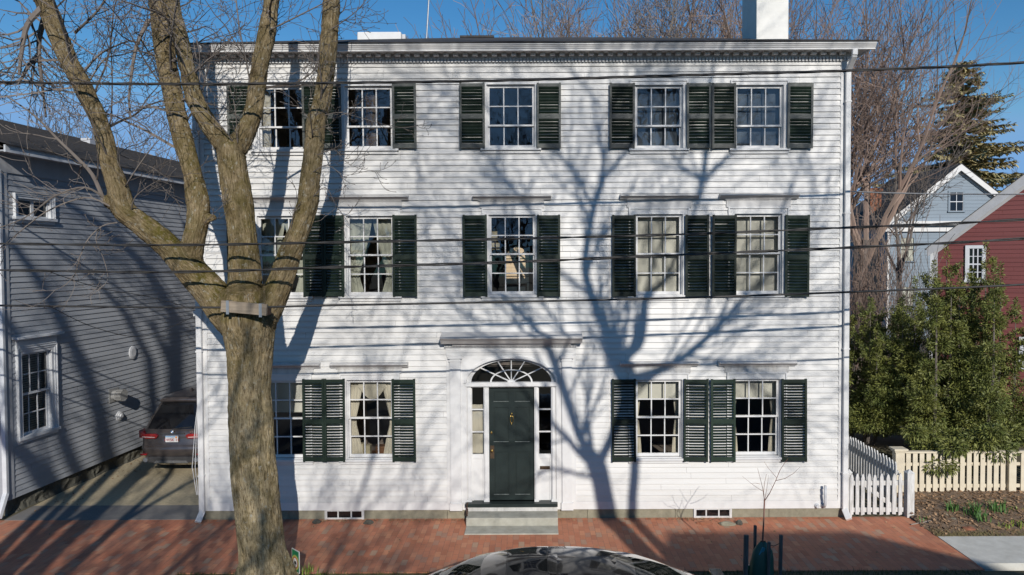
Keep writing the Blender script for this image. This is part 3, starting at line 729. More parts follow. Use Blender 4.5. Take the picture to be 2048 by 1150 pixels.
hd = MB(); hx = FX(984, 902); hz = FZ(902); hd.tube([(hx, yd - .012, hz), (hx, yd - .04, hz), (hx, yd - .045, hz), (hx, yd - .07, hz), (hx, yd - .08, hz)], [.01, .01, .026, .028, .012], 12); hd.box(FX(981, 867), FX(984, 867), yd - .01, yd - .0005, FZ(870), FZ(864))
hd.build('door_knob', 'brass', door, smooth=True)
th = MB(); th.box(FX(932, 1003), FX(1115, 1003), -.14, .12, FZ(1009), FZ(1003)); th.box(d0 - .1, d1 + .1, .02, .11, FZ(1003), ZD + .014)
th.build('threshold', 'door', house)
tr2 = MB(); tr2.box(FX(932, 1015), FX(1115, 1015), -.06, .0, ZB - .02, FZ(1009) - .001); tr2.build('riser_board', 'white_worn', house)
text('house_number', '7', .085, (FX(1128, 833), -.0335, FZ(833)), (R(90), 0, 0), 'number', house)
text('house_number', '6', .085, (FX(1135, 830), -.0335, FZ(830)), (R(90), R(-8), 0), 'number', house)

# basement lights
def basement(x0, x1, y0, y1):
    a, b = FX(x0, 1035), FX(x1, 1035); m = MB(); z0, z1 = .0, ZB - .004
    m.box(a, a + .05, -.03, .1, z0, z1); m.box(b - .05, b, -.03, .1, z0, z1); m.box(a + .05, b - .05, -.02, .09, z1 - .02, z1); m.box(a + .05, b - .05, -.02, .09, z0, z0 + .03)
    for k in (1, 2): X = a + (b - a) * k / 3; m.box(X - .014, X + .014, -.005, .05, z0 + .03, z1 - .02)
    o = m.build('basement_window', 'white_worn', house)
    g = MB(); g.quad((a + .05, -.0005, z0 + .03), (b - .05, -.0005, z0 + .03), (b - .05, -.0005, z1 - .02), (a + .05, -.0005, z1 - .02)); g.build('pane', 'suv_glass', o)
basement(650, 729, 0, 0); basement(1387, 1463, 0, 0)
# vent pipes low on the right
vp = MB(); X = FX(1645, 990); vp.tube([(X, .0, FZ(1012)), (X, -.1, FZ(1012)), (X, -.13, FZ(1008)), (X, -.13, FZ(970))], .028, 12); vp.tube([(X, .01, FZ(1012)), (X, -.055, FZ(1012))], .05, 14)
vp.build('vent_pipe', 'pipe', house, smooth=True)
vp = MB(); X = FX(1632, 1013); vp.tube([(X, .0, FZ(1013)), (X, -.05, FZ(1013)), (X, -.06, FZ(1013)), (X, -.09, FZ(1013))], [.05, .05, .035, .03], 14); vp.build('vent_cap', 'pipe', house)
cw = MB()
for k, dx in enumerate((0, -.06)): cw.tube([(XL - .03 + .0, -.02, FZ(795)), (XL - .06 + dx * .5, -.05, FZ(850)), (XL - .09 + dx, -.07, FZ(930)), (XL - .05 + dx * .4, -.06, FZ(985))], .007, 6)
cw.build('hanging_cord', 'white', house)
bk = MB(); p = P(388, 627, -.02); bk.box(XL - .1, XL - .002, -.02, .05, p.z - .06, p.z + .05); bk.build('service_bracket', 'swhite', house)

# things seen in the windows
def seen(name, label, cat, mb, mat): tag(mb.build(name, mat, bevel=.008), label, cat)
p = P(748, 905, .55); m = MB(); m.box(p.x - .3, p.x + .42, .5, .8, 1.0, p.z - .02); m.box(p.x + .06, p.x + .26, .42, .62, p.z - .02, p.z + .16)
seen('side_cabinet', 'brown wooden cabinet with a box on it behind the window left of the door', 'cabinet', m, 'wood')
p = P(716, 897, .4); m = MB(); m.box(p.x - .02, p.x + .12, .36, .5, p.z - .16, p.z + .1); m.box(p.x + .13, p.x + .25, .4, .55, p.z - .16, p.z + .06); seen('paper_parcels', 'cream paper parcels standing behind the window left of the door', 'parcels', m, 'paper')
p = P(990, 480, .6); lt = thing('wall_lantern', 'cream paper lantern hanging behind the middle second floor window', 'lantern', p)
m = MB(); m.box(p.x - .06, p.x + .05, .55, .68, p.z - .02, p.z + .25); m.box(p.x - .08, p.x - .01, .55, .65, p.z - .2, p.z - .06); m.box(p.x + .02, p.x + .1, .55, .65, p.z - .2, p.z - .06); m.build('lamp_shade', 'paper', lt)
m = MB(); m.tube([(p.x, .6, p.z - .1), (p.x, .6, p.z + 1.0)], .008, 6); m.build('stem', 'iron', lt)
p = P(1030, 570, 3.5); m = MB(); m.box(p.x - .35, p.x + .3, 3.4, 3.9, p.z - .04, p.z + .02)
for sx in (-.33, .26): m.box(p.x + sx, p.x + sx + .04, 3.42, 3.46, 3.1, p.z - .04)
seen('hall_table', 'small orange brown hall table behind the middle second floor window', 'table', m, 'wood')
p = P(1545, 285, .25); m = MB(); m.tube([(p.x, .25, p.z - .1), (p.x, .25, p.z - .05), (p.x, .25, p.z + .02), (p.x, .25, p.z + .07)], [.03, .035, .02, .03], 10); seen('figurine', 'small terracotta figurine behind the top right window', 'figurine', m, 'leaf_dry')

# granite steps
g1 = MB(); a = P(932, 1040, -.44).x; b = P(1116, 1040, -.44).x; g1.box(a, b, -.44, -.07, -.1, .172)
tag(g1.build('granite_step', 'granite', bevel=.012), 'thick grey granite step directly below the front door', 'step')
g1 = MB(); a = P(929, 1066, -.8).x; b = P(1117, 1066, -.8).x; g1.box(a, b, -.83, -.442, -.1, .022)
tag(g1.build('granite_slab', 'granite', bevel=.008), 'thin flat granite slab in the brick paving in front of the door step', 'step')
bs = MB(); p = P(934, 1040, -.3); bs.tube([(p.x, -.2, .17), (p.x - .01, -.2, .34), (p.x + .01, -.2, .4)], .012, 6); bs.tube([(p.x + .01, -.33, .17), (p.x, -.32, .3)], .012, 6); bs.box(p.x - .01, p.x + .015, -.33, -.19, .22, .27)
tag(bs.build('boot_scraper', 'iron'), 'rusty iron boot scraper at the left end of the door step', 'boot scraper')

# ------------------------------------------------------------------ grey house on the left
GD = Vector((.0835, 1, 0)).normalized(); GN = Vector((GD.y, -GD.x, 0)); G0 = Vector((-10.87, .3, 0))
gh = thing('gray_house', 'grey clapboard house with a low brown roof beside the driveway', 'house', G0)
def GP(px, py): p = PP(px, py, G0, GN); return (p - G0).dot(GD), p.z
def gf(u, o, z): q = G0 + GD * u + GN * o; return (q.x, q.y, z)
gz0 = .31; gzt = 7.27; GL = 13.0
q = [GP(43, 712), GP(96, 705), GP(100, 853), GP(48, 866)]
W1 = ((q[0][0] + q[3][0]) / 2 - .05, (q[1][0] + q[2][0]) / 2 + .05, (q[2][1] + q[3][1]) / 2 - .05, (q[0][1] + q[1][1]) / 2 + .05)
q = [GP(35, 399), GP(96, 405), GP(96, 435), GP(35, 430)]
W2 = ((q[0][0] + q[3][0]) / 2 - .03, (q[1][0] + q[2][0]) / 2 + .03, (q[2][1] + q[3][1]) / 2 - .03, (q[0][1] + q[1][1]) / 2 + .03)
gw = MB(); clapboards(gw, .0, GL, gz0, gzt, .118, [W1, W2], gf, proud=.022, joint=3.2)
gw.build('clapboard_wall', 'gray_clap', gh)
def gbox(mb, u0, u1, o0, o1, z0, z1):
    return mb.add([gf(u, o, z) for z in (z0, z1) for u, o in ((u0, o0), (u1, o0), (u1, o1), (u0, o1))],
                  [(0, 3, 2, 1), (4, 5, 6, 7), (0, 1, 5, 4), (1, 2, 6, 5), (2, 3, 7, 6), (3, 0, 4, 7)])
m = MB(); gbox(m, 0, GL, -8, -7.8, 0, gzt); gbox(m, -.02, 0, -8, .0, gz0, gzt); gbox(m, GL, GL + .02, -8, .0, 0, gzt)
for zf_ in (.3, 3.4, 7.2): gbox(m, 0, GL, -7.8, -.15, zf_, zf_ + .02)
gbox(m, 0, GL, -3, -2.9, .3, 7.2)
m.build('inner_wall', 'interior', gh)
m = MB(); gbox(m, -.06, .1, -.2, .03, gz0, gzt); m.build('corner_board', 'gray_clap', gh)
fm = MB()
for i in range(90):
    for j in range(5):
        pass
nu, nz = 130, 6; o = 0
for j in range(nz + 1):
    for i in range(nu + 1):
        u = .0 + GL * i / nu; z = -.1 + (gz0 + .02 + .1) * j / nz
        out = -.05 + .07 * noise.noise((u * 2.3, z * 3.5, 1)) + .05 * noise.noise((u * 7, z * 9, 4)) + (.06 if j < 2 else 0)
        fm.v.append(gf(u, out, z))
for j in range(nz):
    for i in range(nu): a = j * (nu + 1) + i; fm.f.append((a, a + 1, a + nu + 2, a + nu + 1))
gbox(fm, -.02, .02, -4, -.03, -.1, gz0)
fm.build('foundation', 'rubble', gh)
ev = MB(); gbox(ev, -.25, GL + .2, .0, .34, gzt + .16, gzt + .19); gbox(ev, -.25, GL + .2, .0, .035, gzt - .22, gzt + .16); ev.build('eave_soffit', 'soffit', gh)
ev = MB(); gbox(ev, -.3, GL + .2, .34, .38, gzt + .14, gzt + .28); ev.build('fascia', 'gray_trim', gh)
rf = MB(); ez = gzt + .285; rz_ = ez + 4.4 * .345
def gq(u0, o0, z0, u1, o1, z1): rf.add([gf(u0, o0, z0), gf(u1, o0, z0), gf(u1, o1, z1), gf(u0, o1, z1), gf(u0, o0, z0 - .03), gf(u1, o0, z0 - .03)], [(0, 1, 2, 3), (4, 5, 1, 0)])
for k in range(26):
    f0, f1 = k / 26, (k + 1) / 26; gq(-.35, .43 - 4.4 * f0, ez + (rz_ - ez) * f0 + .012, GL + .3, .43 - 4.4 * f1 - .02, ez + (rz_ - ez) * f1 + .004)
rf.quad(gf(-.35, -3.97, rz_), gf(GL + .3, -3.97, rz_), gf(GL + .3, -8.4, ez), gf(-.35, -8.4, ez))
rf.poly([gf(-.2, .3, ez - .04), gf(-.2, -8.2, ez - .04), gf(-.2, -3.97, rz_ - .05)]); rf.poly([gf(GL + .1, .3, ez - .04), gf(GL + .1, -8.2, ez - .04), gf(GL + .1, -3.97, rz_ - .05)])
gr = rf.build('roof', 'roof_gray', gh)
m = MB(); a = gf(3.0, -3.6, rz_ - .3); m.tube([a, (a[0], a[1], a[2] + .95)], .07, 10); m.build('vent_stack', 'swhite', gr)
m = MB(); a = Vector(gf(6.6, -3.2, rz_ - .35)); m.box(a.x - .14, a.x + .14, a.y - .18, a.y + .18, a.z, a.z + .2); m.build('roof_vent', 'pipe', gr)
def gray_window(Wn, cap):
    a, b, z0, z1 = Wn; fr = MB(); cw = .13 if cap else .1
    for k, (d0_, d1_, oo) in enumerate(((0, cw * .5, .045), (cw * .5, cw * .85, .06), (cw * .85, cw, .075))):
        gbox(fr, a - d1_, a - d0_, 0, oo, z0, z1 + d0_); gbox(fr, b + d0_, b + d1_, 0, oo, z0, z1 + d0_); gbox(fr, a - d1_, b + d1_, 0, oo, z1 + d0_, z1 + d1_)
    gbox(fr, a - .02, a, -.1, .0, z0, z1); gbox(fr, b, b + .02, -.1, .0, z0, z1)
    wn = fr.build('window', 'gray_trim', gh)
    s = MB(); gbox(s, a - cw - .02, b + cw + .02, -.1, .1, z0 - .06, z0); gbox(s, a - cw, b + cw, 0, .05, z0 - .13, z0 - .06); s.build('sill', 'gray_trim', wn)
    S = MB(); G = MB()
    if cap:
        c = MB(); zc = z1 + cw; gbox(c, a - cw, b + cw, 0, .06, zc, zc + .17); gbox(c, a - cw - .03, b + cw + .03, 0, .1, zc + .17, zc + .2); gbox(c, a - cw - .08, b + cw + .1, 0, .17, zc + .2, zc + .245)
        gbox(c, a - cw + .05, b + cw - .05, .06, .075, zc + .03, zc + .045); gbox(c, a - cw + .05, b + cw - .05, .06, .075, zc + .13, zc + .145); c.build('window_cap', 'gray_trim', wn)
        zm = (z0 + z1) / 2
        for za_, zb_, o0, gl in ((zm - .02, z1, -.03, 1), (z0, zm + .02, -.07, 0)):
            gbox(S, a, a + .05, o0 - .035, o0, za_, zb_); gbox(S, b - .05, b, o0 - .035, o0, za_, zb_); gbox(S, a + .05, b - .05, o0 - .035, o0, za_, za_ + .05); gbox(S, a + .05, b - .05, o0 - .035, o0, zb_ - .045, zb_)
            for k in (1, 2): u = a + .05 + (b - a - .1) * k / 3; gbox(S, u - .011, u + .011, o0 - .03, o0 - .004, za_ + .05, zb_ - .045)
            zz_ = (za_ + zb_) / 2; gbox(S, a + .05, b - .05, o0 - .028, o0 - .006, zz_ - .011, zz_ + .011)
            G.quad(gf(a, o0 - .016, za_), gf(b, o0 - .016, za_), gf(b, o0 - .016, zb_), gf(a, o0 - .016, zb_))
        bl = MB(); z = z0 + .02
        while z < z1: bl.add([gf(a + .03, -.17, z), gf(b - .03, -.17, z), gf(b - .03, -.2, z + .03), gf(a + .03, -.2, z + .03)], [(0, 1, 2, 3)]); z += .05
        bl.build('blind', 'shade', wn)
    else:
        um = (a + b) / 2
        for ua, ub in ((a, um), (um, b)):
            gbox(S, ua, ua + .035, -.06, -.02, z0, z1); gbox(S, ub - .035, ub, -.06, -.02, z0, z1); gbox(S, ua + .035, ub - .035, -.06, -.02, z0, z0 + .035); gbox(S, ua + .035, ub - .035, -.06, -.02, z1 - .035, z1)
        G.quad(gf(a, -.045, z0), gf(b, -.045, z0), gf(b, -.045, z1), gf(a, -.045, z1))
    S.build('sash', 'gray_trim', wn); G.build('pane', 'glass', wn)
gray_window(W1, True); gray_window(W2, False)
def gvent(px, py, name, kind):
    u, z = GP(px, py); m = MB(); base = Vector(gf(u, .0, z)); n = GN
    if kind == 0:
        ring = [base + n * d for d in (.02, .05, .065)]; m.tube(ring, [.14, .14, .09], 18); mat = 'pipe'
        m.v = [(v[0], v[1], base.z + (v[2] - base.z) * 1.25) for v in m.v]
    elif kind == 1:
        gbox(m, u - .17, u + .17, .0, .03, z - .17, z + .17); m.tube([base + n * d for d in (.03, .12)], [.12, .13], 16)
        for k in range(5): m.tube([base + n * (.14 + k * .035), base + n * (.152 + k * .035)], .15, 16)
        for k in range(10): an = k * .628; off = GD * (.14 * math.cos(an)) + Vector((0, 0, .14 * math.sin(an))); m.bar(base + n * .12 + off, base + n * .3 + off, .012, .012)
        mat = 'vent'
    else:
        for r0, r1, d in ((.13, .12, .04), (.1, .09, .07), (.07, .05, .1)): m.tube([base + n * (d - .035), base + n * d], [r0, r1], 16)
        mat = 'pipe'
    m.build(name, mat, gh)
gvent(263, 705, 'electric_cap', 0); gvent(226, 790, 'dryer_vent', 1); gvent(237, 832, 'exhaust_vent', 2)
m = MB(); a = Vector(gf(-.1, .02, 7.1)); m.bar(a, (a.x, a.y, .45), .09, .08); m.bar((a.x, a.y, .48), (a.x + .03, a.y - .25, .05), .1, .08, (0, .7, .7)); m.build('downspout', 'gray_trim', gh, bevel=.012)

# ------------------------------------------------------------------ bare tree growth
def ortho(d): a = d.orthogonal().normalized(); return a, d.cross(a)
def grow(mb, p, d, length, r, lvl, rg, k, tips=None):
    "one branch as a wandering tapered tube, then its children; k holds the habit of the tree"
    n = max(2, int(k.get('seg', 5) - lvl * .7)); pts = [Vector(p)]; dirs = [d.normalized()]; rr = [r]
    taper = k.get('taper', .55); curl = k.get('curl', .22)
    for i in range(n):
        dd = dirs[-1] + Vector((rg.gauss(0, 1), rg.gauss(0, 1), rg.gauss(0, 1))) * curl * (.6 + .25 * lvl) * .5
        dd.z += k.get('up', .12) * (1 if lvl < k.get('droop_from', 9) else -k.get('droop', 0))
        dd.normalize(); dirs.append(dd); pts.append(pts[-1] + dd * length / n); rr.append(r * (1 - (1 - taper) * (i + 1) / n))
    last = lvl >= k['levels']
    if last: rr = [x * (1 - .5 * i / n) for i, x in enumerate(rr)]
    rr = [max(x, k['rmin']) for x in rr]
    mb.tube(pts, rr, 8 if r > .12 else 5 if r > .04 else 3, cap=last and k.get('bud', 0) > 0)
    if last:
        if k.get('bud', 0):
            b = pts[-1]; s = k['bud']; mb.tube([b - dirs[-1] * s * .6, b, b + dirs[-1] * s * 1.1], [s * .35, s * .5, s * .12], 4)
        return
    ch = k['kids'][min(lvl, len(k['kids']) - 1)]; ph = rg.uniform(0, 6.28)
    for c in range(ch):
        t = k.get('from', .3) + (1 - k.get('from', .3)) * (c + rg.uniform(.2, .9)) / ch if lvl or k.get('low') else .35 + .65 * (c + .5) / ch
        t = min(t, .999); f = t * n; i = int(f); q = pts[i].lerp(pts[i + 1], f - i); rad = rr[i]
        a, b = ortho(dirs[i + 1]); ph += 2.4 + rg.uniform(-.5, .5); an = R(rg.uniform(*k.get('ang', (28, 55))))
        nd = dirs[i + 1] * math.cos(an) + (a * math.cos(ph) + b * math.sin(ph)) * math.sin(an)
        if 'flat' in k: nd.y *= k['flat']
        grow(mb, q, nd, length * rg.uniform(*k.get('len', (.5, .78))) * (1 - .25 * t), rad * rg.uniform(.5, .68), lvl + 1, rg, k, tips)
    a, b = ortho(dirs[-1])
    grow(mb, pts[-1], dirs[-1] + a * rg.uniform(-.15, .15), length * .72, rr[-1], lvl + 1, rg, k, tips)

# ------------------------------------------------------------------ the big street tree
TY = -2.75
def limb(pts): # (px, py, width px, y)
    out = []; 
    for px, py, wd, y in pts:
        p = P(px, py, y); out.append((p, .915 * wd / 2 * (y - CAM.y) / FPX))
    return out
limbs = {
 'trunk': [(533, 1215, 128, TY), (530, 1168, 108, TY), (526, 1120, 98, TY), (510, 950, 94, TY), (499, 780, 88, TY), (499, 700, 95, TY), (497, 640, 118, TY), (495, 605, 100, TY)],
 'left': [(490, 668, 70, TY), (452, 620, 76, TY), (414, 575, 66, TY), (378, 535, 62, TY), (330, 487, 50, TY), (285, 450, 46, TY), (250, 422, 47, TY - .05), (238, 385, 42, TY - .1), (222, 330, 37, TY - .15), (203, 250, 34, TY - .2), (165, 170, 35, TY - .3), (133, 110, 36, TY - .35), (89, 0, 40, TY - .45), (40, -120, 38, TY - .6), (-20, -300, 30, TY - .8)],
 'stub': [(250, 420, 40, TY - .05), (225, 405, 34, TY - .1), (208, 402, 24, TY - .15)],
 'inner': [(380, 535, 50, TY), (384, 495, 46, TY + .02), (394, 445, 44, TY + .05), (396, 400, 46, TY + .08), (385, 345, 38, TY + .1), (370, 295, 38, TY + .15), (350, 210, 38, TY + .2), (333, 120, 40, TY + .25), (321, 0, 44, TY + .3), (310, -140, 36, TY + .3), (290, -320, 28, TY + .2)],
 'stub_b': [(398, 440, 30, TY + .05), (425, 436, 18, TY + .05), (432, 434, 10, TY + .05)],
 'centre': [(497, 660, 90, TY), (492, 600, 84, TY), (490, 555, 68, TY), (487, 480, 60, TY + .03), (475, 394, 59, TY + .05), (465, 330, 58, TY + .05), (462, 292, 56, TY + .05)],
 'centre_l': [(462, 310, 46, TY + .05), (438, 278, 38, TY), (415, 248, 37, TY - .02), (393, 205, 37, TY - .02), (378, 150, 34, TY), (366, 100, 31, TY + .05), (352, 40, 28, TY + .1), (342, -30, 28, TY + .05), (335, -200, 22, TY)],
 'centre_r': [(465, 310, 48, TY + .05), (487, 272, 42, TY + .1), (502, 235, 38, TY + .15), (512, 195, 36, TY + .2), (522, 120, 36, TY + .25), (535, 60, 33, TY + .3), (544, 0, 30, TY + .35), (560, -130, 26, TY + .4), (580, -300, 20, TY + .5)],
 'right': [(515, 650, 72, TY), (545, 600, 58, TY), (565, 550, 52, TY), (588, 490, 47, TY), (612, 420, 42, TY + .02), (622, 350, 41, TY + .04), (628, 290, 40, TY + .06), (632, 248, 42, TY + .08), (646, 200, 36, TY + .1), (657, 100, 36, TY + .12), (664, 0, 35, TY + .15), (670, -150, 30, TY + .15), (690, -330, 22, TY + .2)],
}
tree = thing('street_tree', 'big bare maple with thick mossy forked trunk standing before the white house', 'tree', P(530, 1175, TY))
tb = MB(); SEG = []
for nm, pts in limbs.items():
    L = limb(pts)
    # resample smoothly
    pp = [q[0] for q in L]; rr = [q[1] for q in L]; P2 = []; R2 = []
    for i in range(len(pp) - 1):
        p0 = pp[max(i - 1, 0)]; p1 = pp[i]; p2 = pp[i + 1]; p3 = pp[min(i + 2, len(pp) - 1)]
        for s in range(4):
            t = s / 4; v = .5 * ((2 * p1) + (p2 - p0) * t + (2 * p0 - 5 * p1 + 4 * p2 - p3) * t * t + (3 * p1 - p0 - 3 * p2 + p3) * t ** 3)
            P2.append(v); R2.append(rr[i] + (rr[i + 1] - rr[i]) * t)
    P2.append(pp[-1]); R2.append(rr[-1])
    tb.tube(P2, R2, 16); ln = 0
    for i in range(len(P2) - 1): SEG.append((P2[i], P2[i + 1], ln, R2[i], R2[i + 1])); ln += (P2[i + 1] - P2[i]).length
# root flare
b0 = P(530, 1175, TY)
for k in range(6):
    an = k * 1.05 + .3; d = Vector((math.cos(an), math.sin(an), 0))
    tb.tube([b0 + d * .2 + Vector((0, 0, .5)), b0 + d * .34 + Vector((0, 0, .15)), b0 + d * .6 + Vector((0, 0, -.1))], [.16, .16, .08], 8)
tmp = tb.build('tmp', None); rm = tmp.modifiers.new('r', 'REMESH'); rm.mode = 'VOXEL'; rm.voxel_size = .017
smo = tmp.modifiers.new('s', 'SMOOTH'); smo.iterations = 6; smo.factor = .5
me = bpy.data.meshes.new_from_object(tmp.evaluated_get(bpy.context.evaluated_depsgraph_get())); bpy.data.objects.remove(tmp)
nv = len(me.vertices); V = np.empty(nv * 3, np.float32); me.vertices.foreach_get('co', V); V = V.reshape(-1, 3).astype(float)
A = np.array([s[0] for s in SEG]); B = np.array([s[1] for s in SEG]); LN = np.array([s[2] for s in SEG]); RD = np.array([s[3] for s in SEG]); RE = np.array([s[4] for s in SEG])
D = B - A; DL = np.linalg.norm(D, axis=1)
best = np.full(nv, 1e9); bi = np.zeros(nv, int); bt = np.zeros(nv)
for i in range(len(SEG)):
    t = np.clip(((V - A[i]) @ D[i]) / (DL[i] ** 2), 0, 1); dist = np.linalg.norm(V - (A[i] + t[:, None] * D[i]), axis=1) - (RD[i] + (RE[i] - RD[i]) * t)
    u = dist < best; best[u] = dist[u]; bi[u] = i; bt[u] = t[u]
foot = A[bi] + bt[:, None] * D[bi]; rad = V - foot; T = D[bi] / DL[bi][:, None]
ref = np.array([0., 1., 0.]); e1 = ref - T * (T @ ref)[:, None]; e1 /= np.linalg.norm(e1, axis=1)[:, None]; e2 = np.cross(T, e1)
bark = np.stack([np.einsum('ij,ij->i', rad, e1), np.einsum('ij,ij->i', rad, e2), LN[bi] + bt * DL[bi]], 1)
ne = len(me.edges); ed = np.empty(ne * 2, np.int32); me.edges.foreach_get('vertices', ed); ea, eb = ed[::2], ed[1::2]; deg = np.bincount(ea, minlength=nv) + np.bincount(eb, minlength=nv)
for _ in range(30):                                     # even out the bark coordinates over the bends
    for c_ in range(3):
        col_ = bark[:, c_]; bark[:, c_] = .4 * col_ + .6 * (np.bincount(ea, col_[eb], nv) + np.bincount(eb, col_[ea], nv)) / deg
nrm = np.empty(nv * 3, np.float32); me.vertices.foreach_get('normal', nrm); nrm = nrm.reshape(-1, 3)
h = np.array([.5 - 1.6 * abs(noise.fractal((b[0] * 15, b[1] * 15, b[2] * 2.6), 1.0, 2.0, 3)) for b in bark]); h2 = np.array([noise.noise((b[0] * 4, b[1] * 4, b[2] * 1.6 + 5)) for b in bark])
V2 = V + nrm * (h * .022 + h2 * .026)[:, None] - np.array(tree.location)
me.vertices.foreach_set('co', V2.astype(np.float32).ravel())
at = me.attributes.new('bark', 'FLOAT_VECTOR', 'POINT'); at.data.foreach_set('vector', bark.astype(np.float32).ravel())
crot = np.array(P(495, 600, TY)); dcr = np.linalg.norm(V - crot, axis=1)
mo = np.clip(nrm[:, 2] * .8 + .25, 0, 1) * np.clip(1.6 - dcr * .25, .35, 1.5)
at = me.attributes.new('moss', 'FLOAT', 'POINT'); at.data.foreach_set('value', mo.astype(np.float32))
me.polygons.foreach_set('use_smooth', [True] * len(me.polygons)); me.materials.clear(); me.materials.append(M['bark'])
o = bpy.data.objects.new('trunk', me); C.objects.link(o); o.parent = tree

# its secondary branches and twigs
tw = MB(); rg = random.Random(31)
KB = dict(levels=2, kids=[4, 3, 2], seg=6, taper=.45, curl=.34, up=.10, rmin=.0038, bud=.016, ang=(30, 62), len=(.42, .7), low=1)
def wand(pts, r0, r1, kids=7, ln=.75, seed=0, k=KB):
    "a measured branch line with twigs along it"
    pts = [P(*q) for q in pts]; g = random.Random(seed); n = len(pts); sm = []
    for i in range(n - 1):
        p0 = pts[max(i - 1, 0)]; p1 = pts[i]; p2 = pts[i + 1]; p3 = pts[min(i + 2, n - 1)]
        for s in range(4):
            t = s / 4; sm.append(.5 * ((2 * p1) + (p2 - p0) * t + (2 * p0 - 5 * p1 + 4 * p2 - p3) * t * t + (3 * p1 - p0 - 3 * p2 + p3) * t ** 3))
    sm.append(pts[-1]); m = len(sm); rr = [r0 + (r1 - r0) * i / (m - 1) for i in range(m)]
    tw.tube(sm, rr, 7 if r0 > .02 else 4)
    for c in range(kids):
        i = int((.18 + .8 * (c + g.random()) / kids) * (m - 1)); i = min(i, m - 2); d = (sm[i + 1] - sm[i]).normalized(); a, b = ortho(d); ph = g.uniform(0, 6.28); an = R(g.uniform(30, 65))
        grow(tw, sm[i], d * math.cos(an) + (a * math.cos(ph) + b * math.sin(ph)) * math.sin(an), ln * g.uniform(.5, 1.1), max(rr[i] * .5, .005), 1, g, k)
Y = TY
wand([(208, 402, Y - .15), (185, 350, Y - .2), (150, 312, Y - .25), (115, 278, Y - .3), (70, 232, Y - .4), (10, 190, Y - .5)], .035, .009, 12, .8, 1)
wand([(215, 400, Y - .15), (170, 375, Y - .35), (110, 392, Y - .5), (50, 435, Y - .6), (-20, 462, Y - .7)], .018, .006, 9, .7, 2)
wand([(220, 412, Y - .2), (170, 395, Y - .3), (90, 425, Y - .35), (20, 480, Y - .4), (-30, 520, Y - .5)], .017, .006, 8, .6, 3)
wand([(235, 445, Y - .2), (205, 452, Y - .3), (175, 480, Y - .4), (158, 520, Y - .45), (148, 552, Y - .45), (110, 580, Y - .5), (42, 578, Y - .55)], .012, .004, 9, .42, 4)
wand([(200, 455, Y - .3), (192, 480, Y - .35), (208, 520, Y - .4), (215, 560, Y - .4), (188, 588, Y - .4)], .008, .003, 6, .3, 5)
wand([(298, 40, Y + .2), (287, 60, Y + .1), (272, 95, Y), (263, 150, Y - .05), (258, 200, Y - .05), (262, 235, Y - .05)], .036, .012, 9, .85, 6)
wand([(85, 15, Y - .5), (55, 50, Y - .6), (44, 100, Y - .7), (38, 150, Y - .75)], .05, .018, 10, .9, 7)
wand([(92, 25, Y - .4), (80, 70, Y - .3), (78, 110, Y - .3), (84, 165, Y - .25), (92, 235, Y - .2)], .045, .014, 12, .9, 8)
wand([(80, 105, Y - .3), (55, 135, Y - .4), (40, 160, Y - .45), (10, 170, Y - .5)], .034, .015, 8, .8, 9)
wand([(150, 65, Y - .3), (175, 42, Y - .5), (200, 15, Y - .6), (235, -40, Y - .7)], .022, .012, 8, .9, 10)
wand([(138, 75, Y - .3), (165, 95, Y - .5), (205, 122, Y - .6), (235, 145, Y - .7), (290, 150, Y - .7), (335, 157, Y - .65)], .012, .005, 9, .6, 11)
wand([(170, 140, Y - .3), (200, 108, Y - .1), (235, 90, Y), (262, 80, Y + .1)], .02, .008, 7, .8, 12)
wand([(180, 160, Y - .2), (210, 118, Y), (250, 108, Y + .2), (300, 88, Y + .3)], .014, .006, 8, .7, 13)
wand([(240, 390, Y - .1), (265, 350, Y - .2), (300, 300, Y - .3), (335, 262, Y - .4)], .014, .005, 8, .7, 14)
wand([(262, 425, Y - .1), (270, 395, Y - .3), (300, 370, Y - .4), (340, 350, Y - .45)], .012, .004, 7, .5, 15)
wand([(300, 20, Y + .2), (320, 0, Y - .2), (360, 45, Y - .3), (395, 85, Y - .35), (400, 160, Y - .35)], .012, .005, 7, .6, 16)
wand([(470, 290, Y - .05), (445, 255, Y - .25), (405, 215, Y - .35), (375, 185, Y - .35)], .011, .005, 7, .5, 17)
wand([(475, 285, Y - .1), (470, 215, Y - .3), (455, 160, Y - .35)], .009, .004, 6, .4, 18)
wand([(500, 165, Y + .1), (490, 110, Y - .1), (478, 50, Y - .2), (470, -30, Y - .2)], .014, .008, 8, .6, 19)
wand([(540, 60, Y + .2), (590, 35, Y), (640, 10, Y - .1), (700, -20, Y - .1)], .014, .006, 8, .6, 20)
wand([(660, 60, Y + .05), (690, 40, Y - .1), (720, 15, Y - .2), (745, -20, Y - .2)], .01, .004, 7, .45, 21)
wand([(650, 230, Y - .05), (680, 225, Y - .2), (720, 235, Y - .3), (800, 255, Y - .35), (858, 245, Y - .35)], .009, .003, 8, .35, 22)
wand([(635, 310, Y - .1), (670, 300, Y - .3), (700, 330, Y - .35), (760, 345, Y - .4)], .009, .003, 7, .35, 23)
wand([(625, 345, Y - .1), (655, 330, Y - .2), (690, 350, Y - .25), (740, 340, Y - .3)], .008, .003, 6, .35, 24)
wand([(620, 400, Y - .05), (650, 375, Y - .2), (672, 410, Y - .3), (700, 450, Y - .35)], .009, .003, 6, .3, 25)
wand([(580, 470, Y - .1), (588, 420, Y - .2), (598, 380, Y - .25)], .006, .003, 4, .25, 26)
wand([(410, 445, Y - .1), (435, 420, Y - .3), (455, 405, Y - .35)], .006, .003, 4, .25, 27)
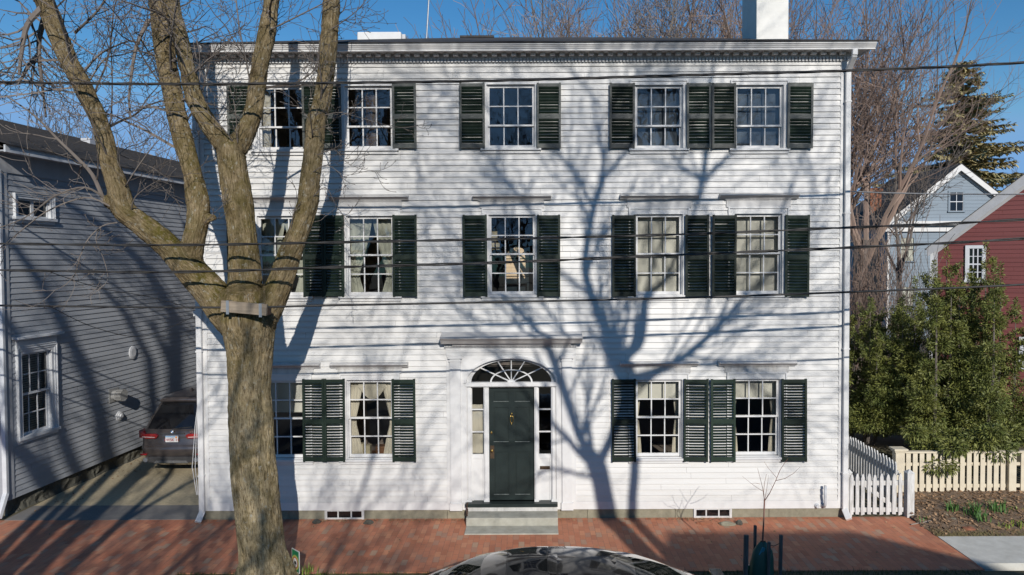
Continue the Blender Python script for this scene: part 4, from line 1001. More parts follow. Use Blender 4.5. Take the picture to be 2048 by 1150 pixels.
# finer branches thrown off the limbs high in the frame, all round
KT = dict(KB); KT.update(levels=3, kids=[3, 3, 2], up=.02, curl=.42, droop_from=2, droop=.6)
for nm, t0, cnt in (('left', .55, 20), ('inner', .45, 17), ('centre_l', .35, 12), ('centre_r', .35, 8), ('right', .45, 6)):
    L = limb(limbs[nm]); m = len(L)
    for c in range(cnt):
        f = (t0 + (1 - t0) * (c + rg.random()) / cnt) * (m - 1); i = min(int(f), m - 2); p = L[i][0].lerp(L[i + 1][0], f - i); d = (L[i + 1][0] - L[i][0]).normalized()
        a, b = ortho(d); ph = rg.uniform(0, 6.28); an = R(rg.uniform(40, 80)); nd = d * math.cos(an) + (a * math.cos(ph) + b * math.sin(ph)) * math.sin(an)
        if nm in ('right', 'centre_r'): nd.x = abs(nd.x) * .3 if nm == 'right' else nd.x * .6; nd.y -= .2
        else: nd.x -= .35
        grow(tw, p, nd, rg.uniform(1.0, 2.3) if nm in ('left', 'inner') else rg.uniform(.6, 1.3), rg.uniform(.012, .03), 0, rg, KT)
tw.build('branches', 'twig', tree)

cg = thing('cable_guard', 'short weathered plank guard strapped across the big tree where a cable passes', 'cable guard', P(490, 617, TY - .5))
yg = TY - .56; a = P(443, 612, yg); b = P(534, 620, yg); m = MB()
m.bar((a.x, yg, a.z), (b.x, yg, b.z), .17, .05, (0, 1, 0)); m.build('plank', 'board', cg, bevel=.004)
m = MB(); m.bar((a.x, yg + .1, a.z - .03), (b.x, yg + .1, b.z - .03), .1, .14); m.build('backing_block', 'iron', cg)
for f in (.15, .87):
    p = a.lerp(b, f); m = MB(); m.box(p.x - .022, p.x + .022, yg - .033, yg - .027, p.z - .115, p.z + .088); m.box(p.x - .022, p.x + .022, yg - .033, yg + .1, p.z + .0885, p.z + .093); m.build('strap', 'steel', cg)

# ------------------------------------------------------------------ overhead cables
WY = -3.36
def cable(name, pts, r, label, y=WY, mat='cable', twist=0, group=None):
    m = MB(); xs = [p[0] for p in pts]; w3 = [P(px, py, y if not isinstance(y, list) else y[i]) for i, (px, py) in enumerate(pts)]
    sm = []; n = len(w3)
    for i in range(n - 1):
        p0 = w3[max(i - 1, 0)]; p1 = w3[i]; p2 = w3[i + 1]; p3 = w3[min(i + 2, n - 1)]
        st = max(4, int((p2 - p1).length / .08))
        for s in range(st):
            t = s / st; sm.append(.5 * ((2 * p1) + (p2 - p0) * t + (2 * p0 - 5 * p1 + 4 * p2 - p3) * t * t + (3 * p1 - p0 - 3 * p2 + p3) * t ** 3))
    sm.append(w3[-1])
    if twist:
        for s in range(twist):
            m.tube([v + Vector((0, math.cos(i * .33 + s * 6.283 / twist), math.sin(i * .33 + s * 6.283 / twist))) * r * 1.05 for i, v in enumerate(sm)], r, 6)
    else: m.tube(sm, r, 8)
    return tag(m.build(name, mat, smooth=True), label, 'cable', group)
gp = 'overhead cables crossing the street front'
cable('overhead_cable', [(-500, 150), (0, 164), (330, 168), (650, 166), (1000, 161), (1350, 151), (1700, 141), (2048, 125), (2600, 85)], .011, 'topmost twisted black cable passing across the third floor windows', twist=3, group=gp)
cable('overhead_cable', [(-500, 476), (0, 487), (350, 490), (650, 485), (1000, 478), (1350, 469), (1700, 455), (2048, 439), (2600, 400)], .011, 'black cable crossing the upper half of the second floor windows', twist=2, group=gp)
cable('overhead_cable', [(-500, 530), (0, 540), (350, 544), (650, 535), (1000, 525), (1350, 510), (1700, 495), (2048, 477), (2600, 435)], .012, 'black cable crossing the middle of the second floor windows', twist=2, group=gp)
cable('overhead_cable', [(-500, 606), (0, 611), (440, 615), (650, 611), (1000, 604), (1350, 596), (1700, 584), (2048, 569), (2600, 535)], .016, 'thick black cable passing behind the plank guard on the big tree', y=WY + .08, group=gp)
cable('service_wire', [(100, 544), (200, 576), (300, 594), (388, 618)], .006, 'thin black service wire sagging from the street cables to the white house corner', y=[WY, -2.4, -1.3, -.02])
cable('service_wire', [(95, 610), (190, 655), (290, 672), (390, 632)], .006, 'lower thin black wire dropping from the thick cable past the grey wall', y=[WY, -2.4, -1.3, -.02])
cable('service_wire', [(1703, 383), (1780, 386), (1900, 388), (2060, 388), (2300, 380)], .012, 'pale service wire running from the right house corner past the blue house', y=[-.02, -.6, -1.4, -2.4, -3.3], mat='cable_pale')

# ------------------------------------------------------------------ cars
def ring(y0, y1, w, r0, r1):
    "plan outline, rear y0 to front y1, half width w, corner radii; fixed point count"
    pts = []
    r0 = min(r0, w * .98, (y1 - y0) * .49); r1 = min(r1, w * .98, (y1 - y0) * .49)
    def lin(a, b, n): return [(a[0] + (b[0] - a[0]) * i / n, a[1] + (b[1] - a[1]) * i / n) for i in range(n)]
    def arc_(cx, cy, rx, a0, n): return [(cx + rx * math.cos(a0 + math.pi / 2 * i / n), cy + rx * math.sin(a0 + math.pi / 2 * i / n)) for i in range(n)]
    pts += lin((-(w - r0), y0), (w - r0, y0), 10); pts += arc_(w - r0, y0 + r0, r0, -math.pi / 2, 6)
    pts += lin((w, y0 + r0), (w, y1 - r1), 18); pts += arc_(w - r1, y1 - r1, r1, 0, 6)
    pts += lin((w - r1, y1), (-(w - r1), y1), 10); pts += arc_(-(w - r1), y1 - r1, r1, math.pi / 2, 6)
    pts += lin((-w, y1 - r1), (-w, y0 + r0), 18); pts += arc_(-(w - r0), y0 + r0, r0, math.pi, 6)
    return pts      # 80 points; rear 0-9, corner 10-15, side 16-33, corner 34-39, front 40-49, corner 50-55, side 56-73, corner 74-79
def car_body(levels, glassfn, bow=.04):
    B_ = MB(); G_ = MB(); rings = []
    for z, y0, y1, w_, r0, r1 in levels:
        rg_ = []
        for x_, y_ in ring(y0, y1, w_, r0, r1):
            f = (y_ - y0) / (y1 - y0); b = bow * (x_ / w_) ** 2
            rg_.append((x_, y_ + (b if f < .5 else -b), z - (.03 * (x_ / w_) ** 2 if z > 1.4 else 0)))
        rings.append(rg_)
    n = 80
    for li in range(len(rings) - 1):
        for k in range(n):
            k2 = (k + 1) % n; f = [rings[li][k], rings[li][k2], rings[li + 1][k2], rings[li + 1][k]]
            tgt = G_ if glassfn(li, k, levels[li][0]) else B_; tgt.quad(*f)
    B_.poly(rings[-1]); B_.poly(list(reversed(rings[0])))
    return B_, G_
def weld(o, smooth=True):
    b = bmesh.new(); b.from_mesh(o.data); bmesh.ops.remove_doubles(b, verts=b.verts, dist=.0008); bmesh.ops.recalc_face_normals(b, faces=b.faces); b.to_mesh(o.data); b.free()
    if smooth: o.data.polygons.foreach_set('use_smooth', [True] * len(o.data.polygons))
def wheel(parent, c, axis, r=.36, wd=.24):
    m = MB(); a = Vector(axis); c = Vector(c); m.tube([c - a * wd / 2, c - a * wd * .42, c + a * wd * .42, c + a * wd / 2], [r * .9, r, r, r * .9], 28); w_ = m.build('wheel', 'rubber', parent, smooth=False)
    m = MB(); m.tube([c + a * (wd / 2 - .02), c + a * (wd / 2 + .004)], [r * .66, r * .62], 24)
    for k in range(5):
        an = k * 1.2566; u, v = ortho(a); d = u * math.cos(an) + v * math.sin(an); m.bar(c + a * (wd / 2 + .006), c + a * (wd / 2 + .006) + d * r * .62, .07, .02, a)
    m.build('rim', 'steel', w_)

# SUV parked nose-in on the driveway, built rear at y=0 then placed
pS = P(343, 947, 2.7); S0 = Vector((pS.x, 2.7, 0))
suv = thing('parked_suv', 'dark brown sport utility car parked tail out on the driveway beside the grey house', 'car', S0)
lv = [(.20, .34, 4.4, .68, .25, .3), (.30, .20, 4.55, .70, .25, .3), (.36, .08, 4.7, .76, .22, .4), (.52, .02, 4.78, .80, .20, .45), (.66, .0, 4.8, .815, .18, .5), (.74, .02, 4.8, .82, .18, .5), (.77, .06, 4.78, .82, .16, .5), (.95, .07, 4.72, .825, .16, .5), (1.06, .08, 4.6, .82, .17, .5), (1.10, .12, 4.3, .81, .18, .45), (1.13, .15, 3.55, .80, .18, .4), (1.20, .20, 3.42, .775, .17, .4), (1.34, .33, 3.15, .73, .16, .4), (1.48, .47, 2.9, .68, .16, .4), (1.58, .58, 2.7, .645, .16, .4), (1.61, .50, 2.66, .63, .14, .4), (1.65, .50, 2.6, .61, .14, .4), (1.69, .62, 2.5, .57, .2, .4), (1.725, .85, 2.3, .5, .3, .4), (1.745, 1.2, 2.0, .36, .3, .35)]
def gS(li, k, z):
    if not (10 <= li <= 13): return False
    if 0 <= k <= 9 or k in (79, 10): return True
    if 40 <= k <= 49: return True
    return (18 <= k <= 24) or (26 <= k <= 31) or (58 <= k <= 63) or (65 <= k <= 71)
lv = [(z if z < 1.12 else 1.12 + (z - 1.12) * 1.27, *q) for z, *q in lv]
b_, g_ = car_body(lv, gS, .07)
tr_ = Matrix.Translation(S0)
bo = b_.xf(tr_).build('body', 'suv', suv); weld(bo); go = g_.xf(tr_).build('windows', 'suv_glass', suv); weld(go)
def sbox(name, mat, x0, x1, y0, y1, z0, z1, par=suv, bev=.01): return MB().box(S0.x + x0, S0.x + x1, S0.y + y0, S0.y + y1, z0, z1).build(name, mat, par, bevel=bev)
def sprism(name, mat, pts, y0, y1, par=suv, bev=.008):
    return MB().prism_y([(S0.x + a, b) for a, b in pts], S0.y + y0, S0.y + y1).build(name, mat, par, bevel=bev, fix=True)
for s in (-1, 1):
    tl = sprism('tail_light', 'light_red', [(s * .33, 1.0), (s * .38, .93), (s * .64, .93), (s * .66, 1.04), (s * .40, 1.045)], .03, .16)
    sprism('tail_light_wrap', 'light_red', [(s * .66, .93), (s * .80, .955), (s * .805, 1.13), (s * .72, 1.09), (s * .66, 1.045)], .055, .3, tl)
    sprism('light_strip', 'light_white', [(s * .40, .955), (s * .40, .972), (s * .70, .985), (s * .70, .965)], .018, .05, tl, .002)
    sbox('reflector', 'light_red', min(s * .60, s * .76), max(s * .60, s * .76), .005, .15, .53, .57)
    m = MB(); m.tube([S0 + Vector((s * .61, .1, .43)), S0 + Vector((s * .61, -.03, .43))], [.05, .055], 14); m.tube([S0 + Vector((s * .61, -.031, .43)), S0 + Vector((s * .61, -.01, .43))], [.04, .04], 14); m.build('exhaust', 'steel', suv)
    wheel(suv, S0 + Vector((s * .70, 1.05, .36)), (s, 0, 0)); wheel(suv, S0 + Vector((s * .70, 3.95, .36)), (s, 0, 0))
sprism('bumper_trim', 'suv_trim', [(-.66, .36), (.66, .36), (.60, .47), (.5, .5), (-.5, .5), (-.60, .47)], -.012, .2)
sprism('skid_plate', 'skid', [(-.42, .345), (.42, .345), (.36, .41), (-.36, .41)], -.022, .1)
sbox('tailgate_ledge', 'suv', -.66, .66, .035, .12, .735, .765); sbox('handle_strip', 'suv_trim', -.30, .30, .045, .1, 1.035, 1.06)
pl_ = sbox('licence_plate', 'plate', -.155, .155, .035, .055, .84, .995)
sbox('plate_band', 'plate_blue', -.15, .15, .0335, .0345, .962, .99, pl_, 0); sbox('plate_sticker', 'orange', .09, .135, .0325, .0333, .945, .985, pl_, 0)
text('plate_number', '1WSK 11', .092, S0 + Vector((0, .0325, .897)), (R(90), 0, 0), 'plate_red', pl_, .001, .0015)
# round emblem: dark ring, blue and white quarters
ec = S0 + Vector((0, .062, 1.085)); er = .048
m = MB(); m.tube([ec + Vector((0, .03, 0)), ec], [er, er], 24); em = m.build('emblem', 'black', suv)
m = MB(); m.tube([ec + Vector((0, -.0005, 0)), ec + Vector((0, -.002, 0))], [er, er * .93], 24); m.f = [f for f in m.f if len(f) == 4]; m.build('emblem_rim', 'chrome', em)
for q, mt in enumerate(('blue', 'swhite', 'blue', 'swhite')):
    m = MB(); m.poly([ec + Vector((0, -.0015, 0))] + [ec + Vector((er * .64 * math.cos(R(90 + q * 90 + k * 15)), -.0015, er * .64 * math.sin(R(90 + q * 90 + k * 15)))) for k in range(7)]); m.build('emblem_quarter', mt, em)
text('model_badge', 'X5', .085, S0 + Vector((.47, .068, 1.075)), (R(90), 0, 0), 'chrome', suv, .003, .001)
m = MB(); m.bar(S0 + Vector((0, .14, 1.145)), S0 + Vector((.42, .19, 1.175)), .018, .018); m.build('wiper', 'black', suv)
m = MB(); m.prism_x([(S0.y + 1.0, 1.88), (S0.y + 1.16, 1.91), (S0.y + 1.02, 1.98), (S0.y + .98, 1.97)], S0.x - .02, S0.x + .02); m.build('antenna_fin', 'suv', suv)

# sedan at the kerb, seen from above; front towards -x
SD = Vector((.24, -5.08, -.135))
sed = thing('parked_sedan', 'glossy black sedan with a sunroof parked at the kerb in front of the door', 'car', SD)
Z0 = .135
lv = [(.30, -2.2, 2.35, .76, .4, .5), (.40, -2.3, 2.42, .84, .42, .55), (.6, -2.36, 2.48, .89, .45, .6), (.8, -2.34, 2.46, .905, .45, .62), (.90, -2.2, 2.36, .90, .42, .6), (1.0, -1.95, 2.2, .885, .38, .55), (1.07, -1.78, 2.0, .865, .34, .5), (1.11, -1.68, 1.92, .85, .3, .5), (1.135, -1.60, 1.83, .80, .3, .45), (1.20, -1.5, 1.72, .765, .34, .42), (1.28, -1.37, 1.54, .725, .36, .42), (1.36, -1.2, 1.32, .685, .36, .42), (1.42, -1.05, 1.12, .65, .36, .42), (1.455, -.95, 1.0, .625, .36, .42), (1.50, -.78, .85, .57, .34, .4), (1.54, -.6, .68, .49, .3, .36), (1.568, -.38, .45, .36, .25, .3), (1.58, -.1, .15, .18, .1, .12)]
# local car frame: x across, y rear(-) .. front(+); the rear is lower so swap ends: here +y is the tail
def gD(li, k, z):
    if not (8 <= li <= 12): return False
    return (0 <= k <= 9) or k in (79, 10, 11, 78) or (39 <= k <= 50) or (17 <= k <= 24) or (26 <= k <= 32) or (57 <= k <= 63) or (65 <= k <= 72)
b_, g_ = car_body(lv, gD, .13)
rot = Matrix.Translation(SD + Vector((0, 0, 0))) @ Matrix.Rotation(R(-90), 4, 'Z')      # +y (tail) -> +x
bo = b_.xf(rot).build('body', 'sedan', sed); weld(bo); go = g_.xf(rot).build('windows', 'car_glass', sed); weld(go)
def dpt(u, v, z): return rot @ Vector((v, u, z))       # u along the car (tail +), v across
m = MB(); 
for (u0, u1, v0, v1, z0, z1) in ((-1.3, 1.5, -.66, .66, .5, .82), (-.35, -.2, -.55, -.1, .8, 1.27), (-.35, -.2, .1, .55, .8, 1.27), (.72, .9, -.58, .58, .8, 1.2), (-1.55, -1.1, -.6, .6, .8, 1.0)):
    a = dpt(u0, v0, z0); b = dpt(u1, v1, z1); m.box(min(a.x, b.x), max(a.x, b.x), min(a.y, b.y), max(a.y, b.y), a.z, b.z)
m.build('seats', 'suv_trim', sed, bevel=.03)
def roofz(u, v):
    # height of the roof skin at a point by casting on the ring table
    best = 0
    for z, y0, y1, w_, *_r in lv:
        if y0 <= u <= y1 and abs(v) <= w_: best = z - (.03 * (v / w_) ** 2 if z > 1.4 else 0)
    return best
from mathutils.bvhtree import BVHTree
bv = BVHTree.FromObject(bo, bpy.context.evaluated_depsgraph_get())
def on_roof(u, v, lift=.003):
    p = dpt(u, v, 5) - wloc(bo); h = bv.ray_cast(p, Vector((0, 0, -1)))
    q = h[0] if h[0] is not None else p; return q + wloc(bo) + Vector((0, 0, lift))
cor = [(-.62, -.42), (-.62, .42), (-.1, .42), (-.1, -.42)]; path = []
for (a, b) in zip(cor, cor[1:] + cor[:1]):
    for s in range(10): t = s / 10; path.append(on_roof(a[0] + (b[0] - a[0]) * t, a[1] + (b[1] - a[1]) * t))
m = MB(); m.tube(path + [path[0]], .004, 4); m.build('sunroof_seal', 'black', sed)
m = MB(); o0 = len(m.v); nn = 12
for j in range(nn + 1):
    for i in range(nn + 1): m.v.append(tuple(on_roof(-.61 + .5 * i / nn, -.41 + .82 * j / nn, .002)))
for j in range(nn):
    for i in range(nn): a = j * (nn + 1) + i; m.f.append((a, a + 1, a + nn + 2, a + nn + 1))
m.build('sunroof', 'suv_glass', sed, smooth=True)
p = on_roof(.72, 0); m = MB(); m.add([p + Vector((-.05, -.012, -.01)), p + Vector((-.05, .012, -.01)), p + Vector((.05, .018, -.01)), p + Vector((.05, -.018, -.01)), p + Vector((.03, 0, .03)), p + Vector((.052, 0, .034))], [(0, 1, 4), (1, 2, 5, 4), (2, 3, 5), (3, 0, 4, 5), (0, 3, 2, 1)]); m.build('antenna_fin', 'black', sed)
for u, v in ((-1.4, -.78), (-1.4, .78), (1.4, -.78), (1.4, .78)): wheel(sed, dpt(u, v, .33), Vector((0, -1 if v > 0 else 1, 0)), .33, .22)
m = MB(); a = dpt(2.18, -.62, 1.13); b = dpt(2.18, .62, 1.13); m.bar(a, b, .16, .03, (0, 0, 1)); m.build('trunk_spoiler', 'sedan', sed, bevel=.01)
for v in (-.97, .97):
    a = dpt(-.95, v, 1.0); MB().box(a.x - .07, a.x + .09, a.y - .09, a.y + .09, a.z - .07, a.z + .07).build('mirror', 'sedan', sed, bevel=.03)
for v in (-.6, .6):
    a = dpt(2.38, v, .85); MB().box(a.x - .02, a.x + .04, a.y - .2, a.y + .2, a.z - .07, a.z + .07).build('tail_light', 'light_red', sed, bevel=.02)
    a = dpt(-2.25, v, .72); MB().box(a.x - .04, a.x + .02, a.y - .2, a.y + .2, a.z - .06, a.z + .06).build('headlight', 'light_white', sed, bevel=.02)

# ------------------------------------------------------------------ sapling, stakes, bag, signs
YS = -3.0
sp = thing('sapling', 'slender young tree with a few bare red brown shoots tied between stakes', 'tree', P(1521, 1175, YS))
m = MB(); q = lambda px, py, y=YS: P(px, py, y)
m.tube([q(1521, 1180), q(1524, 1100), q(1527, 1050), q(1529, 1000)], [.017, .015, .013, .012], 8); m.build('trunk', 'sapling', sp, smooth=True)
m = MB()
for pts, r0 in (([(1529, 1002), (1540, 985), (1551, 962), (1560, 940), (1570, 925), (1576, 917)], .007), ([(1529, 1003), (1527, 985), (1529, 965), (1533, 948)], .006), ([(1529, 1003), (1534, 975), (1537, 950)], .004), ([(1528, 995), (1525, 975), (1520, 955), (1515, 936)], .005),
                ([(1525, 982), (1512, 974), (1500, 965), (1485, 953)], .004), ([(1552, 961), (1570, 957), (1588, 946), (1600, 934)], .005), ([(1553, 955), (1538, 938), (1528, 923)], .004), ([(1520, 968), (1510, 966), (1503, 967)], .003), ([(1545, 975), (1541, 968), (1538, 966)], .002)):
    w3 = [q(a, b, YS + rnd.uniform(-.08, .08)) for a, b in pts]; m.tube(w3, [r0 * (1 - .6 * i / (len(w3) - 1)) for i in range(len(w3))], 5)
m.build('branches', 'sapling', sp)
for (px, top, wd, y, lab) in ((1492.5, 1070, .07, YS - .12, 'leftmost and widest of the four grey stakes around the sapling'), (1510.5, 1051, .042, YS + .18, 'tallest grey wooden stake just left of the sapling stem'), (1538, 1084, .045, YS - .14, 'shortest grey stake standing in front of the green watering bag'), (1562, 1070, .05, YS + .0, 'dark rightmost stake beside the sapling')):
    a = P(px, top, y); b = P(px - 3, 1190, y); m = MB(); m.bar((a.x, a.y, a.z), (b.x, b.y, -.3), wd, .045)
    tag(m.build('wooden_stake', 'greywood', bevel=.004), lab, 'stake', 'stakes around the sapling')
wb = thing('watering_bag', 'dark green watering bag wrapped round the foot of the sapling', 'watering bag', P(1520, 1175, YS))
m = MB(); c = P(1521, 1150, YS); rows_ = [(-.02, .19, .13), (.1, .2, .14), (.3, .195, .13), (.5, .17, .11), (.62, .15, .09), (.70, .10, .06), (.76, .045, .035)]; nn = 28
for z, rx, ry in rows_:
    for k in range(nn):
        an = 2 * math.pi * k / nn; wv = 1 + .07 * noise.noise((math.cos(an) * 2, math.sin(an) * 2, z * 5)) + .04 * math.sin(an * 5 + z * 6); m.v.append((c.x + rx * wv * math.cos(an) + z * .05, c.y + ry * wv * math.sin(an), z))
for j in range(len(rows_) - 1):
    for k in range(nn): k2 = (k + 1) % nn; m.f.append((j * nn + k, j * nn + k2, (j + 1) * nn + k2, (j + 1) * nn + k))
m.build('bag', 'bag', wb, smooth=True)
m = MB(); a = P(1524, 1103, YS - .08); m.bar((a.x - .03, a.y, a.z - .06), (a.x + .03, a.y, a.z + .06), .05, .012); m.build('strap', 'tagblue', wb)
m = MB(); m.tube([c + Vector((.03, -.02, .72 - c.z)), P(1548, 1092, YS - .05), P(1561, 1086, YS)], .006, 5); m.build('tie', 'rubber', wb)

def yard_sign(label, px, py, y, rz, wd, ht, zb, emblem=True):
    t = thing('yard_sign', label, 'sign', P(px, py, y)); p = P(px, py, y); mt = Matrix.Translation((p.x, p.y, 0)) @ Matrix.Rotation(rz, 4, 'Z')
    def part(name, mat, mb, par=t): return mb.xf(mt).build(name, mat, par)
    pn = part('panel', 'swhite', MB().box(-wd / 2, wd / 2, -.004, .004, zb, zb + ht))
    part('green_field', 'sgreen', MB().quad((-wd / 2 + .012, -.006, zb + .01), (wd / 2 - .012, -.006, zb + .01), (wd / 2 - .012, -.006, zb + ht - .012), (-wd / 2 + .012, -.006, zb + ht - .012)), pn)
    if emblem:
        def disc(cx, cz, r, y_, z0): return MB().poly([(cx + r * math.cos(a), y_, max(z0, cz + r * 1.1 * math.sin(a))) for a in np.linspace(0, 6.283, 30)[:-1]])
        cz = zb + ht * .42
        part('yellow_disc', 'syellow', disc(0, cz, wd * .47, -.008, zb + .012), pn); part('red_ring', 'sred', disc(0, cz, wd * .36, -.010, zb + .012), pn); part('white_disc', 'swhite', disc(0, cz, wd * .29, -.012, zb + .012), pn)
        part('dark_figure', 'black', MB().poly([(-.05, -.014, cz + .07), (-.02, -.014, cz + .02), (.03, -.014, cz + .03), (.05, -.014, cz - .02), (.01, -.014, cz - .02), (.02, -.014, cz - .09), (-.01, -.014, cz - .05), (-.03, -.014, cz - .01)]), pn)
    st = MB()
    for sx in (-wd * .35, wd * .35): st.tube([(sx, .006, -.1), (sx, .006, zb + ht * .5)], .004, 6)
    part('stake_wire', 'steel', st)
yard_sign('green and yellow yard sign with round emblem beside the big tree trunk', 592, 1152, -2.6, R(-42), .24, .36, .13)
yard_sign('tiny green and yellow tag sign behind the left sapling stake', 1497, 1150, YS + .06, R(25), .1, .16, .2, False)

# ------------------------------------------------------------------ fences
gt = thing('picket_gate', 'white picket gate with pointed pickets beside the right corner of the white house', 'gate', (6.9, -.02, 0))
gx = [P(px, 1000, -.02).x for px in (1702.5, 1713, 1725, 1737, 1748.5, 1762, 1774.5, 1787, 1800)]; pk = MB(); zt = P(1750, 946, -.02).z; zb = .06
for X in gx:
    tt = zt + rnd.uniform(-.03, .012); hw_ = .036; X += rnd.uniform(-.008, .008); pk.prism_y([(X - hw_, zb + rnd.uniform(-.02, .01)), (X + hw_, zb), (X + hw_, tt - .09), (X + hw_ * .55, tt - .03), (X, tt), (X - hw_ * .55, tt - .03), (X - hw_, tt - .09)], -.045, -.022)
pk.build('pickets', 'picket', gt, fix=True)
m = MB(); m.box(gx[0] - .03, gx[-1] + .07, -.02, .015, P(1750, 970, 0).z, P(1750, 961, 0).z); m.box(gx[0] - .03, gx[-1] + .07, -.02, .015, .1, .19); m.bar((gx[2] - .02, -.0, .72), (gx[7] + .05, -.0, .16), .08, .03); m.build('rails', 'picket', gt)
def post(parent, x, y, wd, z1, mat='picket', z0=0):
    m = MB(); m.box(x - wd / 2, x + wd / 2, y - wd / 2, y + wd / 2, z0 - .1, z1); o = len(m.v)
    m.add([(x - wd / 2 - .01, y - wd / 2 - .01, z1 + .001), (x + wd / 2 + .01, y - wd / 2 - .01, z1 + .001), (x + wd / 2 + .01, y + wd / 2 + .01, z1 + .001), (x - wd / 2 - .01, y + wd / 2 + .01, z1 + .001), (x, y, z1 + .07)], [(0, 1, 4), (1, 2, 4), (2, 3, 4), (3, 0, 4), (0, 3, 2, 1)])
    m.build('post', mat, parent)
post(gt, P(1818, 1000, 0).x, .0, .14, P(1818, 945, 0).z); post(gt, P(1698.5, 1000, 0).x, .02, .09, P(1698, 945, 0).z)
pf = thing('picket_fence', 'worn white picket fence running back along the side of the white house', 'fence', (7.42, .5, 0)); pk = MB(); yy = .25
while yy < 7.5:
    tt = 1.05 + rnd.uniform(-.02, .02); zz_ = .05; hw_ = .036
    pk.prism_x([(yy - hw_, zz_), (yy + hw_, zz_), (yy + hw_, tt - .09), (yy + hw_ * .55, tt - .03), (yy, tt), (yy - hw_ * .55, tt - .03), (yy - hw_, tt - .09)], 7.36, 7.383); yy += .125
pk.build('pickets', 'picket', pf, fix=True); m = MB(); m.box(7.385, 7.42, .2, 7.5, .2, .28); m.box(7.385, 7.42, .2, 7.5, .78, .86); m.build('rails', 'picket', pf); post(pf, 7.45, 3.0, .12, 1.1); post(pf, 7.45, 5.6, .12, 1.1)

cf = thing('cream_fence', 'cream painted board fence with square posts in front of the yew bushes', 'fence', (9.5, 1.2, 0)); Yc = 1.2
zt = P(1900, 905, Yc).z; zb = P(1900, 996, Yc).z; x0 = P(1808, 950, Yc).x; x1 = x0 + 7; pk = MB(); X = x0 + .03; px2 = P(2020, 950, Yc).x
while X < x1:
    if abs(X + .05 - px2) > .13: pk.box(X, X + .1, Yc - .03, Yc - .008, zb + rnd.uniform(-.01, .01), zt - .002)
    X += .148
pk.build('boards', 'cream', cf); m = MB(); m.box(x0, x1, Yc - .05, Yc + .05, zt, zt + .035); m.box(x0, x1, Yc - .006, Yc + .03, P(1900, 931, Yc).z, P(1900, 925, Yc).z); m.box(x0, x1, Yc - .006, Yc + .03, P(1900, 975, Yc).z, P(1900, 968, Yc).z); m.build('rails', 'cream', cf)
def cpost(x, w_, z1, cap):
    m = MB(); m.box(x - w_ / 2, x + w_ / 2, Yc - .09, Yc + .06, zb - .25, z1)
    if cap: m.box(x - w_ / 2 - .05, x + w_ / 2 + .05, Yc - .14, Yc + .11, z1 + .001, z1 + .04); m.box(x - w_ / 2 - .025, x + w_ / 2 + .025, Yc - .115, Yc + .085, z1 - .04, z1)
    m.build('post', 'cream', cf, bevel=.006)
cpost(P(1796, 950, Yc).x, .2, P(1796, 899, Yc).z, True); cpost(px2, .16, zt - .003, False); cpost(px2 + 2.45, .16, zt - .003, False)

# ------------------------------------------------------------------ foliage
NR = np.random.default_rng(11)
def sprays(mb, centre, radii, n, size, rg, shell=.35, droop=-.2):
    "many small needle sprays through the outer part of an ellipsoid"
    d = NR.normal(size=(n, 3)); d /= np.linalg.norm(d, axis=1)[:, None]; k = 1 - shell * NR.random(n) ** 1.5
    p = np.array(centre) + d * np.array(radii) * k[:, None]
    t = d + NR.normal(size=(n, 3)) * (.5, .5, .4) + (0, 0, droop); t /= np.linalg.norm(t, axis=1)[:, None]
    s_ = np.cross(t, NR.normal(size=(n, 3))); s_ /= np.linalg.norm(s_, axis=1)[:, None]
    L = size * NR.uniform(.6, 1.3, n)[:, None]; q = p + t * L * .5; e = p + t * L - np.array((0, 0, .15)) * L; wv = s_ * L * .15
    o = len(mb.v); v = np.stack([p, q + wv, e, q - wv], 1).reshape(-1, 3); mb.v.extend(map(tuple, v.tolist())); mb.f.extend((o + 4 * i, o + 4 * i + 1, o + 4 * i + 2, o + 4 * i + 3) for i in range(n))
def yew(name, label, cx, cy, z0, z1, rx, ry, seed, n=70, per=430, shape=1.0):
    rg = random.Random(seed); t = thing(name, label, 'bush', (cx, cy, 0)); mb = MB(); st = MB()
    leads = []                                           # several upright leaders of unequal height, each a ragged spire of clumps
    for q in range(max(5, n // 8)):
        an = q * 2.4 + rg.uniform(-.4, .4); rr_ = (q + .5) ** .5 / (max(5, n // 8)) ** .5; leads.append((cx + rx * .85 * rr_ * math.cos(an), cy + ry * .85 * rr_ * math.sin(an), z0 + (z1 - z0) * rg.uniform(.8, 1.08) * (1 - .2 * rr_)))
    for lx, ly, lz in leads:
        m_ = 9
        for i in range(m_):
            f = (i + rg.uniform(.2, .8)) / m_; z = z0 + (lz - z0) * f; w_ = .42 * (1.1 - f) ** .6; an = rg.uniform(0, 6.28)
            c = Vector((lx + w_ * .75 * math.cos(an), ly + w_ * .75 * math.sin(an), z)); s = rg.uniform(.30, .50) * (1.08 - .72 * f)
            sprays(mb, c, (s * 1.1, s * 1.1, s * .9), int(per * 3.7 * (s / .42) ** 1.6), .085, rg, .5, .05 if f < .6 else .3)
            for _ in range(3):                           # stray shoots that break the outline
                b = c + Vector((math.cos(an), math.sin(an), .4)) * s * .8; d = Vector((math.cos(an) * .6 + rg.uniform(-.4, .4), math.sin(an) * .6 + rg.uniform(-.4, .4), rg.uniform(.3, 1))).normalized()
                for q in range(rg.randrange(6, 13)): sprays(mb, b + d * q * .03, (.035, .035, .03), 6, .075, rg, .3, .25)
        for q in range(14): sprays(mb, Vector((lx, ly, lz + q * .028)), (.07 * (1 - q / 16), .07 * (1 - q / 16), .03), 9, .08, rg, .3, .5)
        st.tube([(lx * .4 + cx * .6, ly * .4 + cy * .6, -.1), (lx, ly, lz * .5), (lx, ly, lz)], [.05, .03, .006], 5)
    mb.build('crown', 'yew', t); st.build('trunk', 'twig', t)
